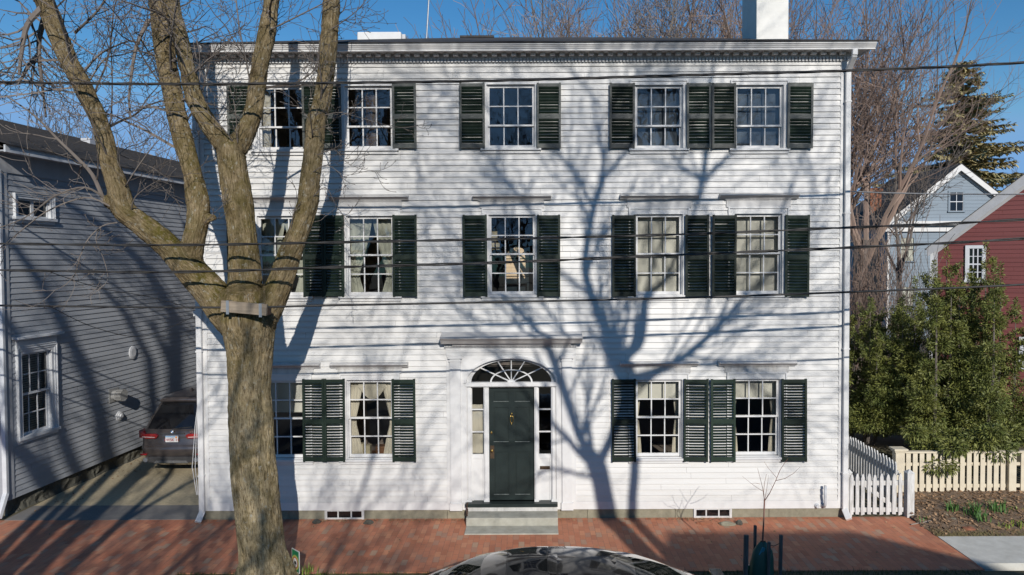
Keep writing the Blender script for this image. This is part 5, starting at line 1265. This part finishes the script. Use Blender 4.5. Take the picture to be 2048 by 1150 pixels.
p = P(1868, 750, 4.3); yew('yew_bush', 'broad olive green yew bush rising in the middle behind the cream fence', p.x, 4.3, .6, 5.25, 1.3, 1.4, 1, 76)
p = P(1958, 700, 4.0); yew('yew_bush', 'tall yellowish green yew bush at the far right in front of the red house', p.x, 4.0, .5, 5.2, 1.05, 1.2, 2, 70)
p = P(1742, 760, 4.8); yew('yew_bush', 'darker yew bush tucked against the corner of the white house', p.x, 5.4, .5, 4.1, .95, 1.3, 3, 48)
# low boughs that hang over the fence
rg = random.Random(5); mb = MB(); t = thing('overhanging_bough', 'low yew boughs hanging over the top of the cream fence', 'bush', (10, 1.6, 0)); st = MB()
for px, py in ((1862, 905), (1885, 918), (1905, 900), (1925, 928), (1950, 915), (1972, 925), (1995, 905), (1878, 935), (1935, 900), (2010, 890), (1850, 885), (1905, 880), (1960, 885), (2020, 870), (1830, 870), (1985, 870)):
    c = P(px, py - 6, rg.uniform(1.1, 1.8)); s = rg.uniform(.16, .3); sprays(mb, c, (s * 1.3, s, s * .75), 620, .10, rg, .6, -.25); st.tube([c, c + Vector((rg.uniform(-.1, .1), .5, .0))], [.004, .008], 4)
mb.build('crown', 'yew', t); st.build('trunk', 'twig', t)

def spruce(label, cx, cy, H, Rm, seed):
    rg = random.Random(seed); t = thing('spruce_tree', label, 'tree', (cx, cy, 0)); tr = MB(); cr = MB(); tr.tube([(cx, cy, 0), (cx + .1, cy, H * .5), (cx, cy, H)], [.4, .22, .03], 8)
    z = H * .22
    while z < H * .985:
        f = (z - H * .22) / (H * .78); L0 = Rm * (1 - f) ** .78 * rg.uniform(.7, 1.12) + .25
        for b in range(9):
            an = rg.uniform(0, 6.28); L = L0 * rg.uniform(.55, 1.1); d = Vector((math.cos(an), math.sin(an), 0)); pts = []
            for s in range(7):
                u = s / 6; pts.append(Vector((cx, cy, z)) + d * L * u + Vector((0, 0, -L * .42 * u + L * .30 * u * u)))
            tr.tube(pts, [.05 * (1 - .85 * s / 6) * (1 - f * .6) for s in range(7)], 3)
            m_ = int(L * 26) + 12
            for q in range(m_):
                u = (q + rg.random()) / m_; i = min(int(u * 6), 5); p = pts[i].lerp(pts[i + 1], u * 6 - i); dd = (pts[i + 1] - pts[i]).normalized(); sd = Vector((-d.y, d.x, 0)) * rg.choice((-1, 1))
                e = (dd * .6 + sd * rg.uniform(.3, 1) + Vector((0, 0, rg.uniform(-1.1, .2)))).normalized(); ln = rg.uniform(.5, 1.1) * (1 - .4 * u) * (1 - .4 * f); o = len(cr.v)
                w_ = Vector((0, 0, 1)).cross(e).normalized() * ln * .24 + Vector((0, 0, rg.uniform(-.03, .03)))
                cr.v.extend([tuple(p), tuple(p + e * ln * .5 + w_), tuple(p + e * ln), tuple(p + e * ln * .5 - w_)]); cr.f.append((o, o + 1, o + 2, o + 3))
        z += H * .021
    tr.build('trunk', 'twig', t); cr.build('crown', 'spruce', t)
p = P(1926, 112, 46); spruce('tall brownish spruce standing behind the blue house', p.x, 46, p.z, 11.0, 4)

# ------------------------------------------------------------------ bare trees behind the houses
proto = {}
def bare(label, px, y, H, mat, seed, spread=1.0, fork=.35, group='bare trees behind the houses', name='bare_tree', dens=1, lean=0):
    key = (seed, mat, H, spread); X = P(px, 300, y).x if y > -10 else -1.6; t = thing(name, label, 'tree', (X, y, 0), group)
    if key in proto:
        for ch in proto[key].children: c = ch.copy(); C.objects.link(c); c.parent = t
        return t
    rg = random.Random(seed); tr = MB(); br = MB(); r0 = H * .0105
    o = Vector((X, y, 0)); tr.tube([o - Vector((0, 0, .2)), o + Vector((.1, 0, H * fork * .5)), o + Vector((lean * .3, 0, H * fork))], [r0 * 1.35, r0, r0 * .85], 9)
    K = dict(levels=4, kids=[4, 4, 3, 3] if dens == 2 else [5, 5, 5, 3] if dens else [3, 4, 3, 2], seg=5, taper=.5, curl=.26, up=.12, rmin=(.0045 if dens == 2 else .0095) * max(18, y + 14) / 30, ang=(24, 54), len=(.5, .72), bud=0)
    for k in range(5):
        an = k * 1.256 + rg.uniform(-.3, .3); d = Vector((math.cos(an) * .75 * spread + lean * .12, math.sin(an) * .5 * spread, 1)); grow(br, o + Vector((lean * .3, 0, H * fork * rg.uniform(.8, 1))), d, H * rg.uniform(.26, .34), r0 * .6, 0, rg, K)
    tr.build('trunk', 'twig', t); br.build('crown', mat, t); proto[key] = t; return t
bare('bare tree rising behind the roof just right of the roof hatch', 1085, 17, 17.5, 'twig_red', 11)
bare('bare tree with pale upright branches behind the middle of the roof', 1205, 15, 17.0, 'twig_pale', 12, .9)
bare('spreading bare tree behind the roof between the pale tree and the chimney', 1268, 19, 18.5, 'twig_red', 25, 1.2)
bare('bare tree behind the roof hatch with the lowest crown', 990, 25, 18.5, 'twig_red', 26, 1.0)
bare('bare reddish tree behind the roof left of the chimney', 1330, 18, 18.5, 'twig_red', 13)
bare('bare tree crowding the left side of the white chimney', 1440, 16, 17.5, 'twig_red', 14, .9)
bare('bare tree directly right of the chimney with reddish buds', 1625, 17, 18.0, 'twig_red', 15)
bare('big bare maple spreading to the right of the white house corner', 1716, 14.5, 17.5, 'twig_red', 16, 1.0, .34, lean=1.2, dens=2)
bare('bare tree above the right end of the roof behind the downspout corner', 1655, 19, 19.5, 'twig_red', 28, .9)
bare('slender bare tree between the maple and the spruce', 1800, 26, 14.0, 'twig', 17, .9, dens=0)
bare('pale bare tree far behind the grey roof at the left', 215, 34, 15.0, 'twig_pale', 18, .8, dens=0)
bare('pale bare tree between the grey house and the white house', 335, 30, 14.0, 'twig_pale', 19, .8, dens=0)
bare('bare tree beyond the grey roof near the left edge of the photo', 70, 36, 16.5, 'twig', 20, .9, dens=0)
bare('thin bare tree behind the red house roof', 2030, 60, 13.0, 'twig', 21, 1, dens=0)
bare('bare tree across the street mirrored in the upper windows', 1071, -22, 15.5, 'twig', 27, 1.1, .3)
# thicket of thin stems beside the house corner
tk = thing('bare_thicket', 'brown thicket of thin leafless stems between the white and blue houses', 'shrub', (P(1735, 500, 12).x, 12, 0)); m = MB(); rg = random.Random(9); K = dict(levels=2, kids=[4, 3], seg=6, taper=.5, curl=.22, up=.14, rmin=.007, ang=(18, 45), len=(.5, .75))
for k in range(34): grow(m, Vector((P(rg.uniform(1705, 1790), 500, 12).x, rg.uniform(10.5, 14), 0)), Vector((rg.uniform(-.2, .2), rg.uniform(-.2, .2), 1)), rg.uniform(2.4, 4.2), .022, 0, rg, K)
m.build('stems', 'twig_red', tk)
tk = thing('bare_shrub', 'pale arching leafless shrub between the blue house and the yews', 'shrub', (P(1800, 560, 9).x, 9, 0)); m = MB()
for k in range(16): grow(m, Vector((P(rg.uniform(1780, 1880), 560, 9).x, rg.uniform(8, 9.5), 0)), Vector((rg.uniform(-.4, .5), rg.uniform(-.2, .2), 1)), rg.uniform(2.0, 3.3), .014, 0, rg, K)
m.build('stems', 'twig', tk)

# ------------------------------------------------------------------ neighbouring houses
def simple_window(par, x0, x1, z0, z1, y, mat, cols, rows, shade=True, dark='gray_trim'):
    m = MB(); c = .11; m.box(x0 - c, x0, y - .05, y, z0, z1 + c); m.box(x1, x1 + c, y - .05, y, z0, z1 + c); m.box(x0, x1, y - .05, y, z1, z1 + c); m.box(x0 - c - .03, x1 + c + .03, y - .09, y, z0 - .08, z0)
    w_ = m.build('window', mat, par); s = MB(); zm = (z0 + z1) / 2
    s.box(x0, x1, y - .035, y - .012, zm - .025, zm + .025)
    for k in range(cols + 1): X = x0 + (x1 - x0) * k / cols; s.box(X - .018, X + .018, y - .034, y - .014, z0, z1)
    for k in range(rows + 1): Z = z0 + (z1 - z0) * k / rows; s.box(x0, x1, y - .033, y - .015, Z - .012, Z + .012)
    s.build('sash', dark, w_); g = MB(); g.quad((x0, y - .006, z0), (x1, y - .006, z0), (x1, y - .006, z1), (x0, y - .006, z1)); g.build('pane', 'curtain_pale' if shade else 'suv_glass', w_)
def gable_house(name, label, y, xl, xr, zb, ze, za_, depth, wmat, tmat, rmat, ex, over=.35, rake=.28):
    xc = (xl + xr) / 2; h = thing(name, label, 'house', (xl, y, 0)); sl_ = (za_ - ze) / ((xr - xl) / 2); wl = MB()
    def clip(z): return (xl, xr) if z <= ze else (xl + (z - ze) / sl_, xr - (z - ze) / sl_)
    clapboards(wl, xl, xr, zb, za_ - .02, ex, [], lambda u, o, z: (u, y - o, z), proud=.02, clip=clip, joint=3)
    clapboards(wl, y, y + depth, zb, ze, ex, [], lambda u, o, z: (xl - o, u, z), proud=.02)
    wl.quad((xr, y, zb), (xr, y + depth, zb), (xr, y + depth, ze), (xr, y, ze)); wl.poly([(xl, y + depth, zb), (xl, y + depth, ze), (xc, y + depth, za_), (xr, y + depth, ze), (xr, y + depth, zb)])
    wl.box(xl, xr, y + .02, y + .3, 0, zb)
    wl.build('wall', wmat, h)
    tr = MB(); th_ = .16; ap = za_ + .02; dx = (xr - xl) / 2 + over
    for s in (-1, 1):
        x_e = xc + s * dx; z_e = za_ - dx * sl_
        tr.prism_y([(xc, ap + .12), (x_e, z_e + .12), (x_e, z_e - .02), (x_e - s * .02, z_e - rake * .6), (xc, ap - rake)], y - .3, y - .25)
        tr.prism_y([(xc, ap - .1), (x_e, z_e - .1), (x_e, z_e - .13), (xc, ap - .13)], y - .249, y + .0)
        tr.prism_y([(xc, ap - .13 ), (xl + (0 if s < 0 else xr - xl), ze - .02), (xl + (0 if s < 0 else xr - xl), ze - .02 - rake), (xc, ap - .13 - rake)], y - .05, y - .021)
    tr.box(xl - .02, xl + .12, y - .04, y - .021, zb, ze); tr.box(xr - .12, xr + .02, y - .04, y - .021, zb, ze)
    tr.build('trim', tmat, h, fix=True)
    rf = MB()
    for s in (-1, 1):
        x_e = xc + s * (dx + .05); z_e = za_ - (dx + .05) * sl_ + .15
        rf.prism_y([(xc, za_ + .15), (x_e, z_e), (x_e, z_e - .03), (xc, za_ + .12)], y - .34, y + depth + .3)
    rf = rf.build('roof', rmat, h, fix=True)
    return h, rf
yr = 11.0; A0 = P(1868, 492, yr); PHI = R(-32); RN = Vector((math.sin(PHI), -math.cos(PHI), 0)); RU = Vector((math.cos(PHI), math.sin(PHI), 0))
def rl(px, py): p = PP(px, py, A0, RN); return A0.x + (p - A0).dot(RU), p.z
(ra0, rz0), (ra1, rz1) = rl(1857, 490), rl(2048, 345); sl_ = (rz1 - rz0) / (ra1 - ra0); hw_ = 5.0
red, rr_ = gable_house('red_house', 'dark red clapboard house with a grey gable at the right edge of the photo', yr, A0.x, A0.x + 2 * hw_, .4, A0.z - .02, A0.z - .02 + hw_ * sl_, 9, 'red_clap', 'soffit', 'roof', .15, .22, .3)
for q_ in ((1938, 497, 1964, 560), (2046, 680, 2075, 735)):
    w0 = rl(q_[0], q_[1]); w1 = rl(q_[2], q_[3]); simple_window(red, w0[0], w1[0], w1[1], w0[1], yr - .022, 'gray_trim', 3, 4, False)
m = MB(); m.bar((A0.x - .06, yr - .1, A0.z - .2), (A0.x - .06, yr - .1, .4), .1, .08); m.build('downspout', 'gray_trim', red)
red.rotation_euler.z = PHI
yb_ = 30.0; a = P(1775, 440, yb_); ap = P(1917, 332, yb_); bh, br_ = gable_house('blue_house', 'pale blue shingled house with white gable trim beyond the yews', yb_, a.x, 2 * ap.x - a.x, .5, a.z - .1, ap.z, 8.0, 'blue_clap', 'white', 'roof', .22, .5, .34)
m = MB(); m.box(a.x - .35, 2 * ap.x - a.x + .35, yb_ - .35, yb_ - .022, a.z - .35, a.z - .1); m.box(a.x - .2, 2 * ap.x - a.x + .2, yb_ - .18, yb_ - .023, a.z - .75, a.z - .5); m.build('cornice_return', 'white', bh)
for x0, x1, y0, y1, s in ((1899, 1925, 385, 422, False), (1801, 1826, 476, 522, True), (1801, 1826, 574, 615, True)):
    w0 = P(x0, y0, yb_); w1 = P(x1, y1, yb_); simple_window(bh, w0.x, w1.x, w1.z, w0.z, yb_ - .022, 'blue_clap', 2, 1, s, 'black' if s else 'gray_trim')
c = P(1746, 400, 34); m = MB(); m.box(c.x - .38, c.x + .38, 33.6, 34.4, 3, P(1746, 377, 34).z); m.box(c.x - .44, c.x + .44, 33.54, 34.46, P(1746, 383, 34).z, P(1746, 379, 34).z); m.build('chimney', 'brickred', br_)
m = MB(); m.box(a.x - .08, a.x - .03, 31, 34.5, .5, 6.4); m.build('side_door_bay', 'wood', bh)
tn, _ = gable_house('tan_house', 'tan house glimpsed through the hall window of the white house', 20, -6, 4, .3, 8.5, 11, 6, 'tan_clap', 'white', 'roof', .15)
# house over the road whose roof shades the right of the sidewalk
oh = thing('opposite_house', 'cream hip-roofed house across the street behind the viewer', 'house', (9.6, -24, 0)); m = MB(); clapboards(m, 4.8, 14.4, .3, 6.4, .13, [], lambda u, o, z: (u, -19.2 + o, z)); m.box(4.8, 14.4, -28.6, -19.22, -.1, 6.4); m.build('wall', 'tan_clap', oh)
m = MB(); e0, e1, f0, f1 = 4.3, 14.9, -29.1, -18.7; zr = 11.15
m.poly([(e0, f1, 6.4), (e1, f1, 6.4), (11.4, -23.7, zr), (7.9, -23.7, zr)]); m.poly([(e1, f0, 6.4), (e0, f0, 6.4), (7.9, -24.1, zr), (11.4, -24.1, zr)]); m.poly([(e1, f1, 6.4), (e1, f0, 6.4), (11.4, -24.1, zr), (11.4, -23.7, zr)]); m.poly([(e0, f0, 6.4), (e0, f1, 6.4), (7.9, -23.7, zr), (7.9, -24.1, zr)]); m.quad((7.9, -23.7, zr), (11.4, -23.7, zr), (11.4, -24.1, zr), (7.9, -24.1, zr)); m.quad((e0, f0, 6.39), (e1, f0, 6.39), (e1, f1, 6.39), (e0, f1, 6.39))
m.build('roof', 'roof', oh)
for x in (6, 9, 12):
    for z in (1.2, 4.1):
        q_ = MB(); q_.box(x, x + 1, -19.17, -19.13, z, z + 1.6); w_ = q_.build('window', 'white', oh); q_ = MB(); q_.quad((x + .1, -19.125, z + .1), (x + .9, -19.125, z + .1), (x + .9, -19.125, z + 1.5), (x + .1, -19.125, z + 1.5)); q_.build('pane', 'suv_glass', w_)

# ------------------------------------------------------------------ trees over the road: their shadows lie across the front
def shadow_tree(name, label, Yt, polys, ground, seed, kk, twn=6):
    "limbs traced from where their shadows fall on the front of the house, carried back up the sun"
    rg = random.Random(seed); br = MB(); tr = MB(); s = -SUN / -SUN.y * 1.0; dv = Vector((.235, -1, .485))
    t = thing(name, label, 'tree', (ground[0], ground[1], 0))
    def back(px, py, y): p = P(px, py, 0); return p + dv * (-y)
    first = None
    for pi, (pts, leafy) in enumerate(polys):
        yv = Yt + rg.uniform(-.5, .5) if pi else Yt
        w3 = [back(px, py, Yt + (yv - Yt) * min(1, i / 2)) for i, (px, py, wd) in enumerate(pts)]; rd = [wd / 200 * (.95 if wd > 30 else .74 if wd > 14 else .62) for *_, wd in pts]; sm = []; sr = []; n = len(w3)
        for i in range(n - 1):
            p0 = w3[max(i - 1, 0)]; p1 = w3[i]; p2 = w3[i + 1]; p3 = w3[min(i + 2, n - 1)]
            for q in range(4):
                u = q / 4; sm.append(.5 * ((2 * p1) + (p2 - p0) * u + (2 * p0 - 5 * p1 + 4 * p2 - p3) * u * u + (3 * p1 - p0 - 3 * p2 + p3) * u ** 3)); sr.append(rd[i] + (rd[i + 1] - rd[i]) * u)
        sm.append(w3[-1]); sr.append(rd[-1])
        if pi < 2 and ground[2]: sm = [Vector((ground[0], ground[1], -.2)), Vector((ground[0] * .5 + sm[0].x * .5, (ground[1] + sm[0].y) / 2, sm[0].z * .5))] + sm; sr = [sr[0] * 1.25, sr[0] * 1.1] + sr
        (tr if pi < 2 else br).tube(sm, sr, 10)
        K = dict(levels=3, kids=kk, seg=5, taper=.5, curl=.3, up=.08, rmin=.004, bud=0, ang=(25, 58), len=(.5, .76), low=1, flat=.35)
        m_ = len(sm)
        for c_ in range(int(leafy * 2.05)):
            i = int((.25 + .75 * (c_ + rg.random()) / max(1, leafy * 2.05)) * (m_ - 2)); d = (sm[i + 1] - sm[i]).normalized(); a, b = ortho(d); ph = rg.uniform(0, 6.28); an = R(rg.uniform(30, 65))
            nd = d * math.cos(an) + (a * math.cos(ph) + b * math.sin(ph)) * math.sin(an); nd.y *= .35; grow(br, sm[i], nd, rg.uniform(.9, 2.1), max(.012, sr[i] * .42), 0 if sr[i] > .045 else 1, rg, K)
    tr.build('trunk', 'twig', t); br.build('crown', 'twig', t)
TA = [([(1222, 1060, 42), (1212, 1020, 40), (1203, 970, 38), (1192, 930, 40), (1165, 885, 24), (1142, 830, 23), (1122, 770, 24), (1106, 720, 22), (1085, 680, 20), (1055, 640, 16), (1020, 610, 13), (985, 560, 9)], 6),
      ([(1264, 1060, 30), (1264, 1000, 26), (1269, 930, 25), (1262, 860, 27), (1254, 800, 32), (1252, 755, 40), (1238, 715, 34), (1213, 665, 30), (1190, 610, 25), (1170, 545, 22), (1175, 480, 20), (1186, 420, 19), (1202, 365, 18), (1206, 320, 14), (1195, 260, 10), (1180, 180, 7)], 9),
      ([(1195, 932, 26), (1220, 880, 24), (1243, 820, 26), (1252, 770, 28)], 1),
      ([(1240, 720, 30), (1276, 688, 30), (1286, 640, 26), (1292, 590, 22), (1335, 555, 16), (1360, 500, 13), (1382, 440, 13), (1402, 370, 16), (1412, 300, 15), (1418, 200, 11), (1430, 90, 8)], 9),
      ([(1258, 765, 32), (1310, 745, 25), (1370, 712, 20), (1430, 660, 18), (1480, 605, 14), (1530, 555, 10), (1590, 500, 7)], 10),
      ([(1190, 955, 14), (1160, 950, 12), (1125, 942, 12), (1095, 938, 11), (1072, 950, 9)], 3),
      ([(1186, 420, 14), (1160, 365, 13), (1125, 320, 11), (1085, 285, 8), (1040, 255, 6)], 8), ([(1202, 365, 14), (1235, 325, 14), (1265, 285, 11), (1290, 240, 8), (1320, 170, 6)], 7),
      ([(1172, 560, 14), (1190, 500, 12), (1225, 450, 11), (1250, 400, 9), (1275, 350, 7)], 5), ([(1370, 712, 14), (1420, 720, 11), (1480, 735, 9), (1560, 760, 6)], 6), ([(1400, 690, 13), (1440, 640, 11), (1470, 560, 9), (1500, 480, 7)], 6),
      ([(1110, 730, 14), (1130, 690, 12), (1110, 640, 10), (1075, 590, 8), (1060, 520, 6)], 5), ([(1060, 640, 11), (1010, 650, 9), (960, 640, 7), (900, 610, 5)], 6), ([(1405, 365, 13), (1360, 330, 10), (1330, 280, 7)], 5), ([(985, 560, 9), (930, 500, 8), (870, 440, 6), (800, 400, 4)], 7), ([(1040, 255, 7), (970, 215, 6), (890, 190, 5), (820, 150, 4)], 7), ([(1020, 610, 8), (950, 560, 6), (880, 540, 5)], 5), ([(1130, 690, 8), (1100, 500, 7), (1060, 420, 6), (1000, 360, 5)], 7), ([(1590, 500, 8), (1640, 430, 6), (1660, 340, 5)], 5), ([(1480, 735, 8), (1560, 800, 6), (1620, 870, 5)], 6), ([(1430, 90, 8), (1440, 20, 6), (1450, -60, 5)], 4), ([(1180, 180, 7), (1130, 135, 6), (1060, 105, 5), (1000, 120, 4)], 8), ([(1195, 260, 8), (1240, 185, 7), (1300, 120, 5), (1340, 60, 4)], 7), ([(890, 190, 6), (830, 250, 5), (780, 310, 4)], 6), ([(1060, 420, 7), (970, 310, 6), (900, 265, 4)], 6), ([(870, 440, 6), (800, 520, 5), (740, 640, 4)], 6), ([(1500, 480, 8), (1560, 420, 6), (1600, 330, 5), (1610, 240, 4)], 7),
      ([(1402, 370, 12), (1445, 325, 10), (1480, 290, 7), (1540, 250, 5)], 6)]
pA = P(1240, 1041, 0) + Vector((.235, -1, .485)) * 16.0
shadow_tree('bare_tree', 'tall forked bare maple across the street whose shadow lies on the house front', -16.0, TA, (pA.x, -15.9, True), 41, [3, 3, 3])
# a second one further left, shading the driveway
tB = thing('bare_tree', 'many-stemmed bare tree across the street whose shadow stripes the driveway', 'tree', (-5.6, -15.2, 0)); br = MB(); tr = MB(); rg = random.Random(77); dv = Vector((.235, -1, .485))
tr.tube([(-5.6, -15.2, -.2), (-5.55, -15.2, 2.2), (-5.5, -15.2, 3.6)], [.45, .36, .34], 12)
K = dict(levels=3, kids=[3, 3, 3], seg=5, taper=.5, curl=.26, up=.12, rmin=.006, bud=0, ang=(25, 55), len=(.5, .75), low=1)
YB = -15.0
def hit(k, px, py):
    p = PG(px, py, 0) if k == 'g' else PP(px, py, G0, GN); return p + dv * (p.y - YB)
for stripe in ([('g', 20, 1080, 34), ('g', 80, 1025, 32), ('g', 122, 992, 32), ('w', 95, 972, 30), ('w', 70, 928, 30), ('w', 19, 885, 28), ('w', -50, 810, 24)],
               [('g', -30, 1145, 18), ('g', 60, 1090, 17), ('g', 150, 1035, 16), ('g', 230, 987, 14), ('g', 299, 945, 13)], [('g', 129, 1147, 28), ('g', 230, 1055, 25), ('g', 290, 998, 22), ('g', 331, 958, 20), ('g', 350, 930, 18)],
               [('g', 230, 1055, 18), ('g', 300, 1010, 16), ('g', 397, 955, 14)], [('g', 330, 1150, 16), ('g', 400, 1090, 16), ('g', 463, 1038, 15)],
               [('w', 160, 950, 24), ('w', 146, 925, 24), ('w', 124, 866, 22), ('w', 100, 790, 20), ('w', 60, 705, 18), ('w', 0, 620, 15)],
               [('w', 216, 912, 32), ('w', 212, 895, 30), ('w', 201, 822, 26), ('w', 175, 745, 24), ('w', 130, 655, 22), ('w', 80, 560, 18), ('w', 20, 480, 14)],
               [('w', 352, 640, 34), ('w', 318, 575, 32), ('w', 278, 520, 30), ('w', 200, 450, 26), ('w', 120, 400, 18)], [('w', 300, 720, 20), ('w', 250, 625, 18), ('w', 190, 560, 15), ('w', 110, 500, 12)], [('w', 345, 740, 18), ('w', 320, 680, 16), ('w', 300, 640, 14)]):
    pts = [hit(*q[:3]) for q in stripe]; rd = [max(q[3] / 200 * .78, .03) for q in stripe]
    first = pts[0]; st0 = Vector((-5.5, -15.2, 3.3)); pts = [st0, st0.lerp(first, .5) + Vector((0, 0, .25)), *pts]; rd = [rd[0] * 1.3, rd[0] * 1.15, *rd]
    tr.tube(pts, rd, 9)
    for c_ in range(3): i = rg.randrange(2, len(pts) - 1); d = (pts[i + 1] - pts[i]).normalized(); a, b = ortho(d); ph = rg.uniform(0, 6.28); grow(br, pts[i].lerp(pts[i + 1], rg.random()), d + (a * math.cos(ph) + b * math.sin(ph)) * .8, rg.uniform(.8, 1.7), max(.014, rd[i] * .3), 0, rg, K)
tr.build('trunk', 'twig', tB); br.build('crown', 'twig', tB)
# ------------------------------------------------------------------ ground cover
rg = random.Random(3); m = MB()
for _ in range(5200):
    x_ = rg.uniform(-6.0, 7.4); y_ = -2.37 - abs(rg.gauss(0, .35)); 
    if y_ < -3.7: continue
    h_ = rg.uniform(.03, .09); an = rg.uniform(0, 6.28); d = Vector((math.cos(an), math.sin(an), 0)) * .006; l = Vector((rg.gauss(0, .3), rg.gauss(0, .3), 1)) * h_; p = Vector((x_, y_, -.022)); m.add([p - d, p + d, p + l], [(0, 1, 2)])
stuff('grass', m, 'grass', 'short worn grass in the strip between brick sidewalk and kerb', 'grass')
def leaf(m, p, s, rg):
    a = Vector((rg.gauss(0, 1), rg.gauss(0, 1), rg.gauss(0, .25))).normalized(); b = Vector((0, 0, 1)).cross(a).normalized() + Vector((0, 0, rg.uniform(-.5, .5)))
    m.add([p - a * s, p - b * s * .5 + Vector((0, 0, s * .25)), p + a * s, p + b * s * .5], [(0, 1, 2, 3)])
m = MB()
for _ in range(3600):
    x_ = rg.uniform(7.5, 13.5); y_ = rg.uniform(-1.0, 1.3); j = (y_ + 1.03) / 2.6 * 14; zz_ = .10 * min(1, j / 6) + .035 * noise.noise((x_ * 2.2, y_ * 2.2, 0)); leaf(m, Vector((x_, y_, zz_ + .012)), rg.uniform(.02, .06), rg)
for _ in range(420):
    x_ = rg.choice((rg.gauss(P(690, 1046, -.05).x, .4), rg.gauss(P(1390, 1046, -.05).x, .35), rg.uniform(-6.7, 6.2), rg.uniform(-3, -1))); leaf(m, Vector((x_, -.06 - abs(rg.gauss(0, .06)), .012)), rg.uniform(.012, .032), rg)
for _ in range(260): leaf(m, Vector((-10.5 + abs(rg.gauss(0, .35)), rg.uniform(.3, 7), .015)), rg.uniform(.012, .035), rg)
for _ in range(170): leaf(m, Vector((rg.uniform(-10, 7.4), rg.uniform(-2.1, -.1), .012)), rg.uniform(.012, .03), rg)
stuff('fallen_leaves', m, 'leaf_dry', 'brown fallen leaves scattered over the planting bed and along the wall', 'leaves')
m = MB()
for _ in range(2600):
    x_ = rg.uniform(7.5, 13.5); y_ = -1.03 + abs(rg.gauss(0, .14)); h_ = rg.uniform(.03, .08); d = Vector((.006, 0, 0)); p = Vector((x_, y_, .0)); m.add([p - d, p + d, p + Vector((rg.gauss(0, .4), rg.gauss(0, .4), 1)) * h_], [(0, 1, 2)])
stuff('bed_grass', m, pmat('dry grass edge', (.22, .17, .08), (.13, .12, .05), 4, .9, island=.4), 'dry grass edging the planting bed beside the concrete walk', 'grass')
def clump(label, px, py, n, h_, mat, seed, z=.08):
    g = random.Random(seed); p = PG(px, py, z); m = MB()
    for _ in range(n):
        an = g.uniform(0, 6.28); b = p + Vector((g.gauss(0, .07), g.gauss(0, .05), -.02)); d = Vector((math.cos(an), math.sin(an), 0)); L = h_ * g.uniform(.6, 1.1); s = Vector((-d.y, d.x, 0)) * .009; lean = g.uniform(.1, .7)
        q = b + Vector((0, 0, L * .6)) + d * L * lean * .3; e = b + Vector((0, 0, L * (1 - lean * .4))) + d * L * lean
        m.add([b - s, b + s, q + s, q - s, e], [(0, 1, 2, 3), (3, 2, 4)])
    tag(m.build('daffodil_clump', mat), label, 'plant', 'spring bulbs in the planting bed')
clump('leftmost clump of green daffodil leaves by the cream fence', 1905, 1022, 36, .27, 'daff', 1)
clump('largest clump of green daffodil leaves in the middle of the bed', 1948, 1030, 60, .32, 'daff', 2)
clump('tall clump of green daffodil leaves near the right fence post', 1992, 1024, 44, .34, 'daff', 3)
clump('low spreading green leaves at the front of the bed middle', 1962, 1040, 30, .2, 'daff', 4)
clump('small bright green tuft low in the bed near the concrete walk', 2010, 1054, 24, .12, 'daff_y', 5, .03)
clump('bright green tuft at the right edge of the bed', 2040, 1052, 16, .16, 'daff_y', 6, .04)
clump('small green tuft near the picket gate post', 1848, 1040, 12, .12, 'daff', 7, .05)
clump('small green tuft below the right end of the cream fence', 2030, 1022, 16, .14, 'daff_y', 8)
clump('yellow green tuft of young leaves beside the yard sign', 614, 1146, 26, .2, 'daff_y', 9, 0)
clump('low yellow green tuft in the grass strip right of the yard sign', 640, 1158, 18, .14, 'daff_y', 10, 0)
def rock(label, px, py, s, mat, seed, z=.05):
    g = random.Random(seed); p = PG(px, py, z); b = bmesh.new(); bmesh.ops.create_icosphere(b, subdivisions=3, radius=1)
    for v in b.verts: k = 1 + .35 * noise.noise(v.co * 1.3 + Vector((seed, 0, 0))); v.co = Vector((v.co.x * s[0], v.co.y * s[1], v.co.z * s[2])) * k
    me = bpy.data.meshes.new('stone'); b.to_mesh(me); b.free(); me.materials.append(M[mat]); o = bpy.data.objects.new('stone', me); C.objects.link(o); o.location = p; tag(o, label, 'stone', 'loose stones')
rock('pale stone lying in the leafy bed in front of the cream fence', 1893, 1032, (.09, .07, .05), 'stone', 1); rock('flat grey stone next to the pale stone in the bed', 1905, 1038, (.08, .06, .03), 'stone', 2)
rock('reddish brick fragment at the front of the bed', 1938, 1057, (.12, .08, .03), 'brickred', 3, .03)
rock('mossy stone left of the left basement window', 633, 1044, (.08, .06, .05), 'rubble', 4, .02); rock('mossy stone right of the left basement window', 737, 1045, (.09, .06, .05), 'rubble', 5, .02)
rock('grey brick edging stone below the right basement window', 1455, 1048, (.16, .06, .05), 'stone', 6, .02); rock('reddish edging stone below the right basement window', 1410, 1046, (.15, .05, .04), 'brickred', 7, .02); rock('round dark stone right of the right basement window', 1478, 1046, (.06, .06, .06), 'rubble', 8, .02)
m = MB(); a = P(1818, 1044, -.1); b = P(1862, 1040, -.05); tag(MB().tube([PG(1822, 1049, .02), PG(1845, 1045, .03), PG(1862, 1041, .05)], .012, 5).build('fallen_stick', 'twig_pale'), 'pale fallen stick at the corner of the bed by the gate', 'stick')
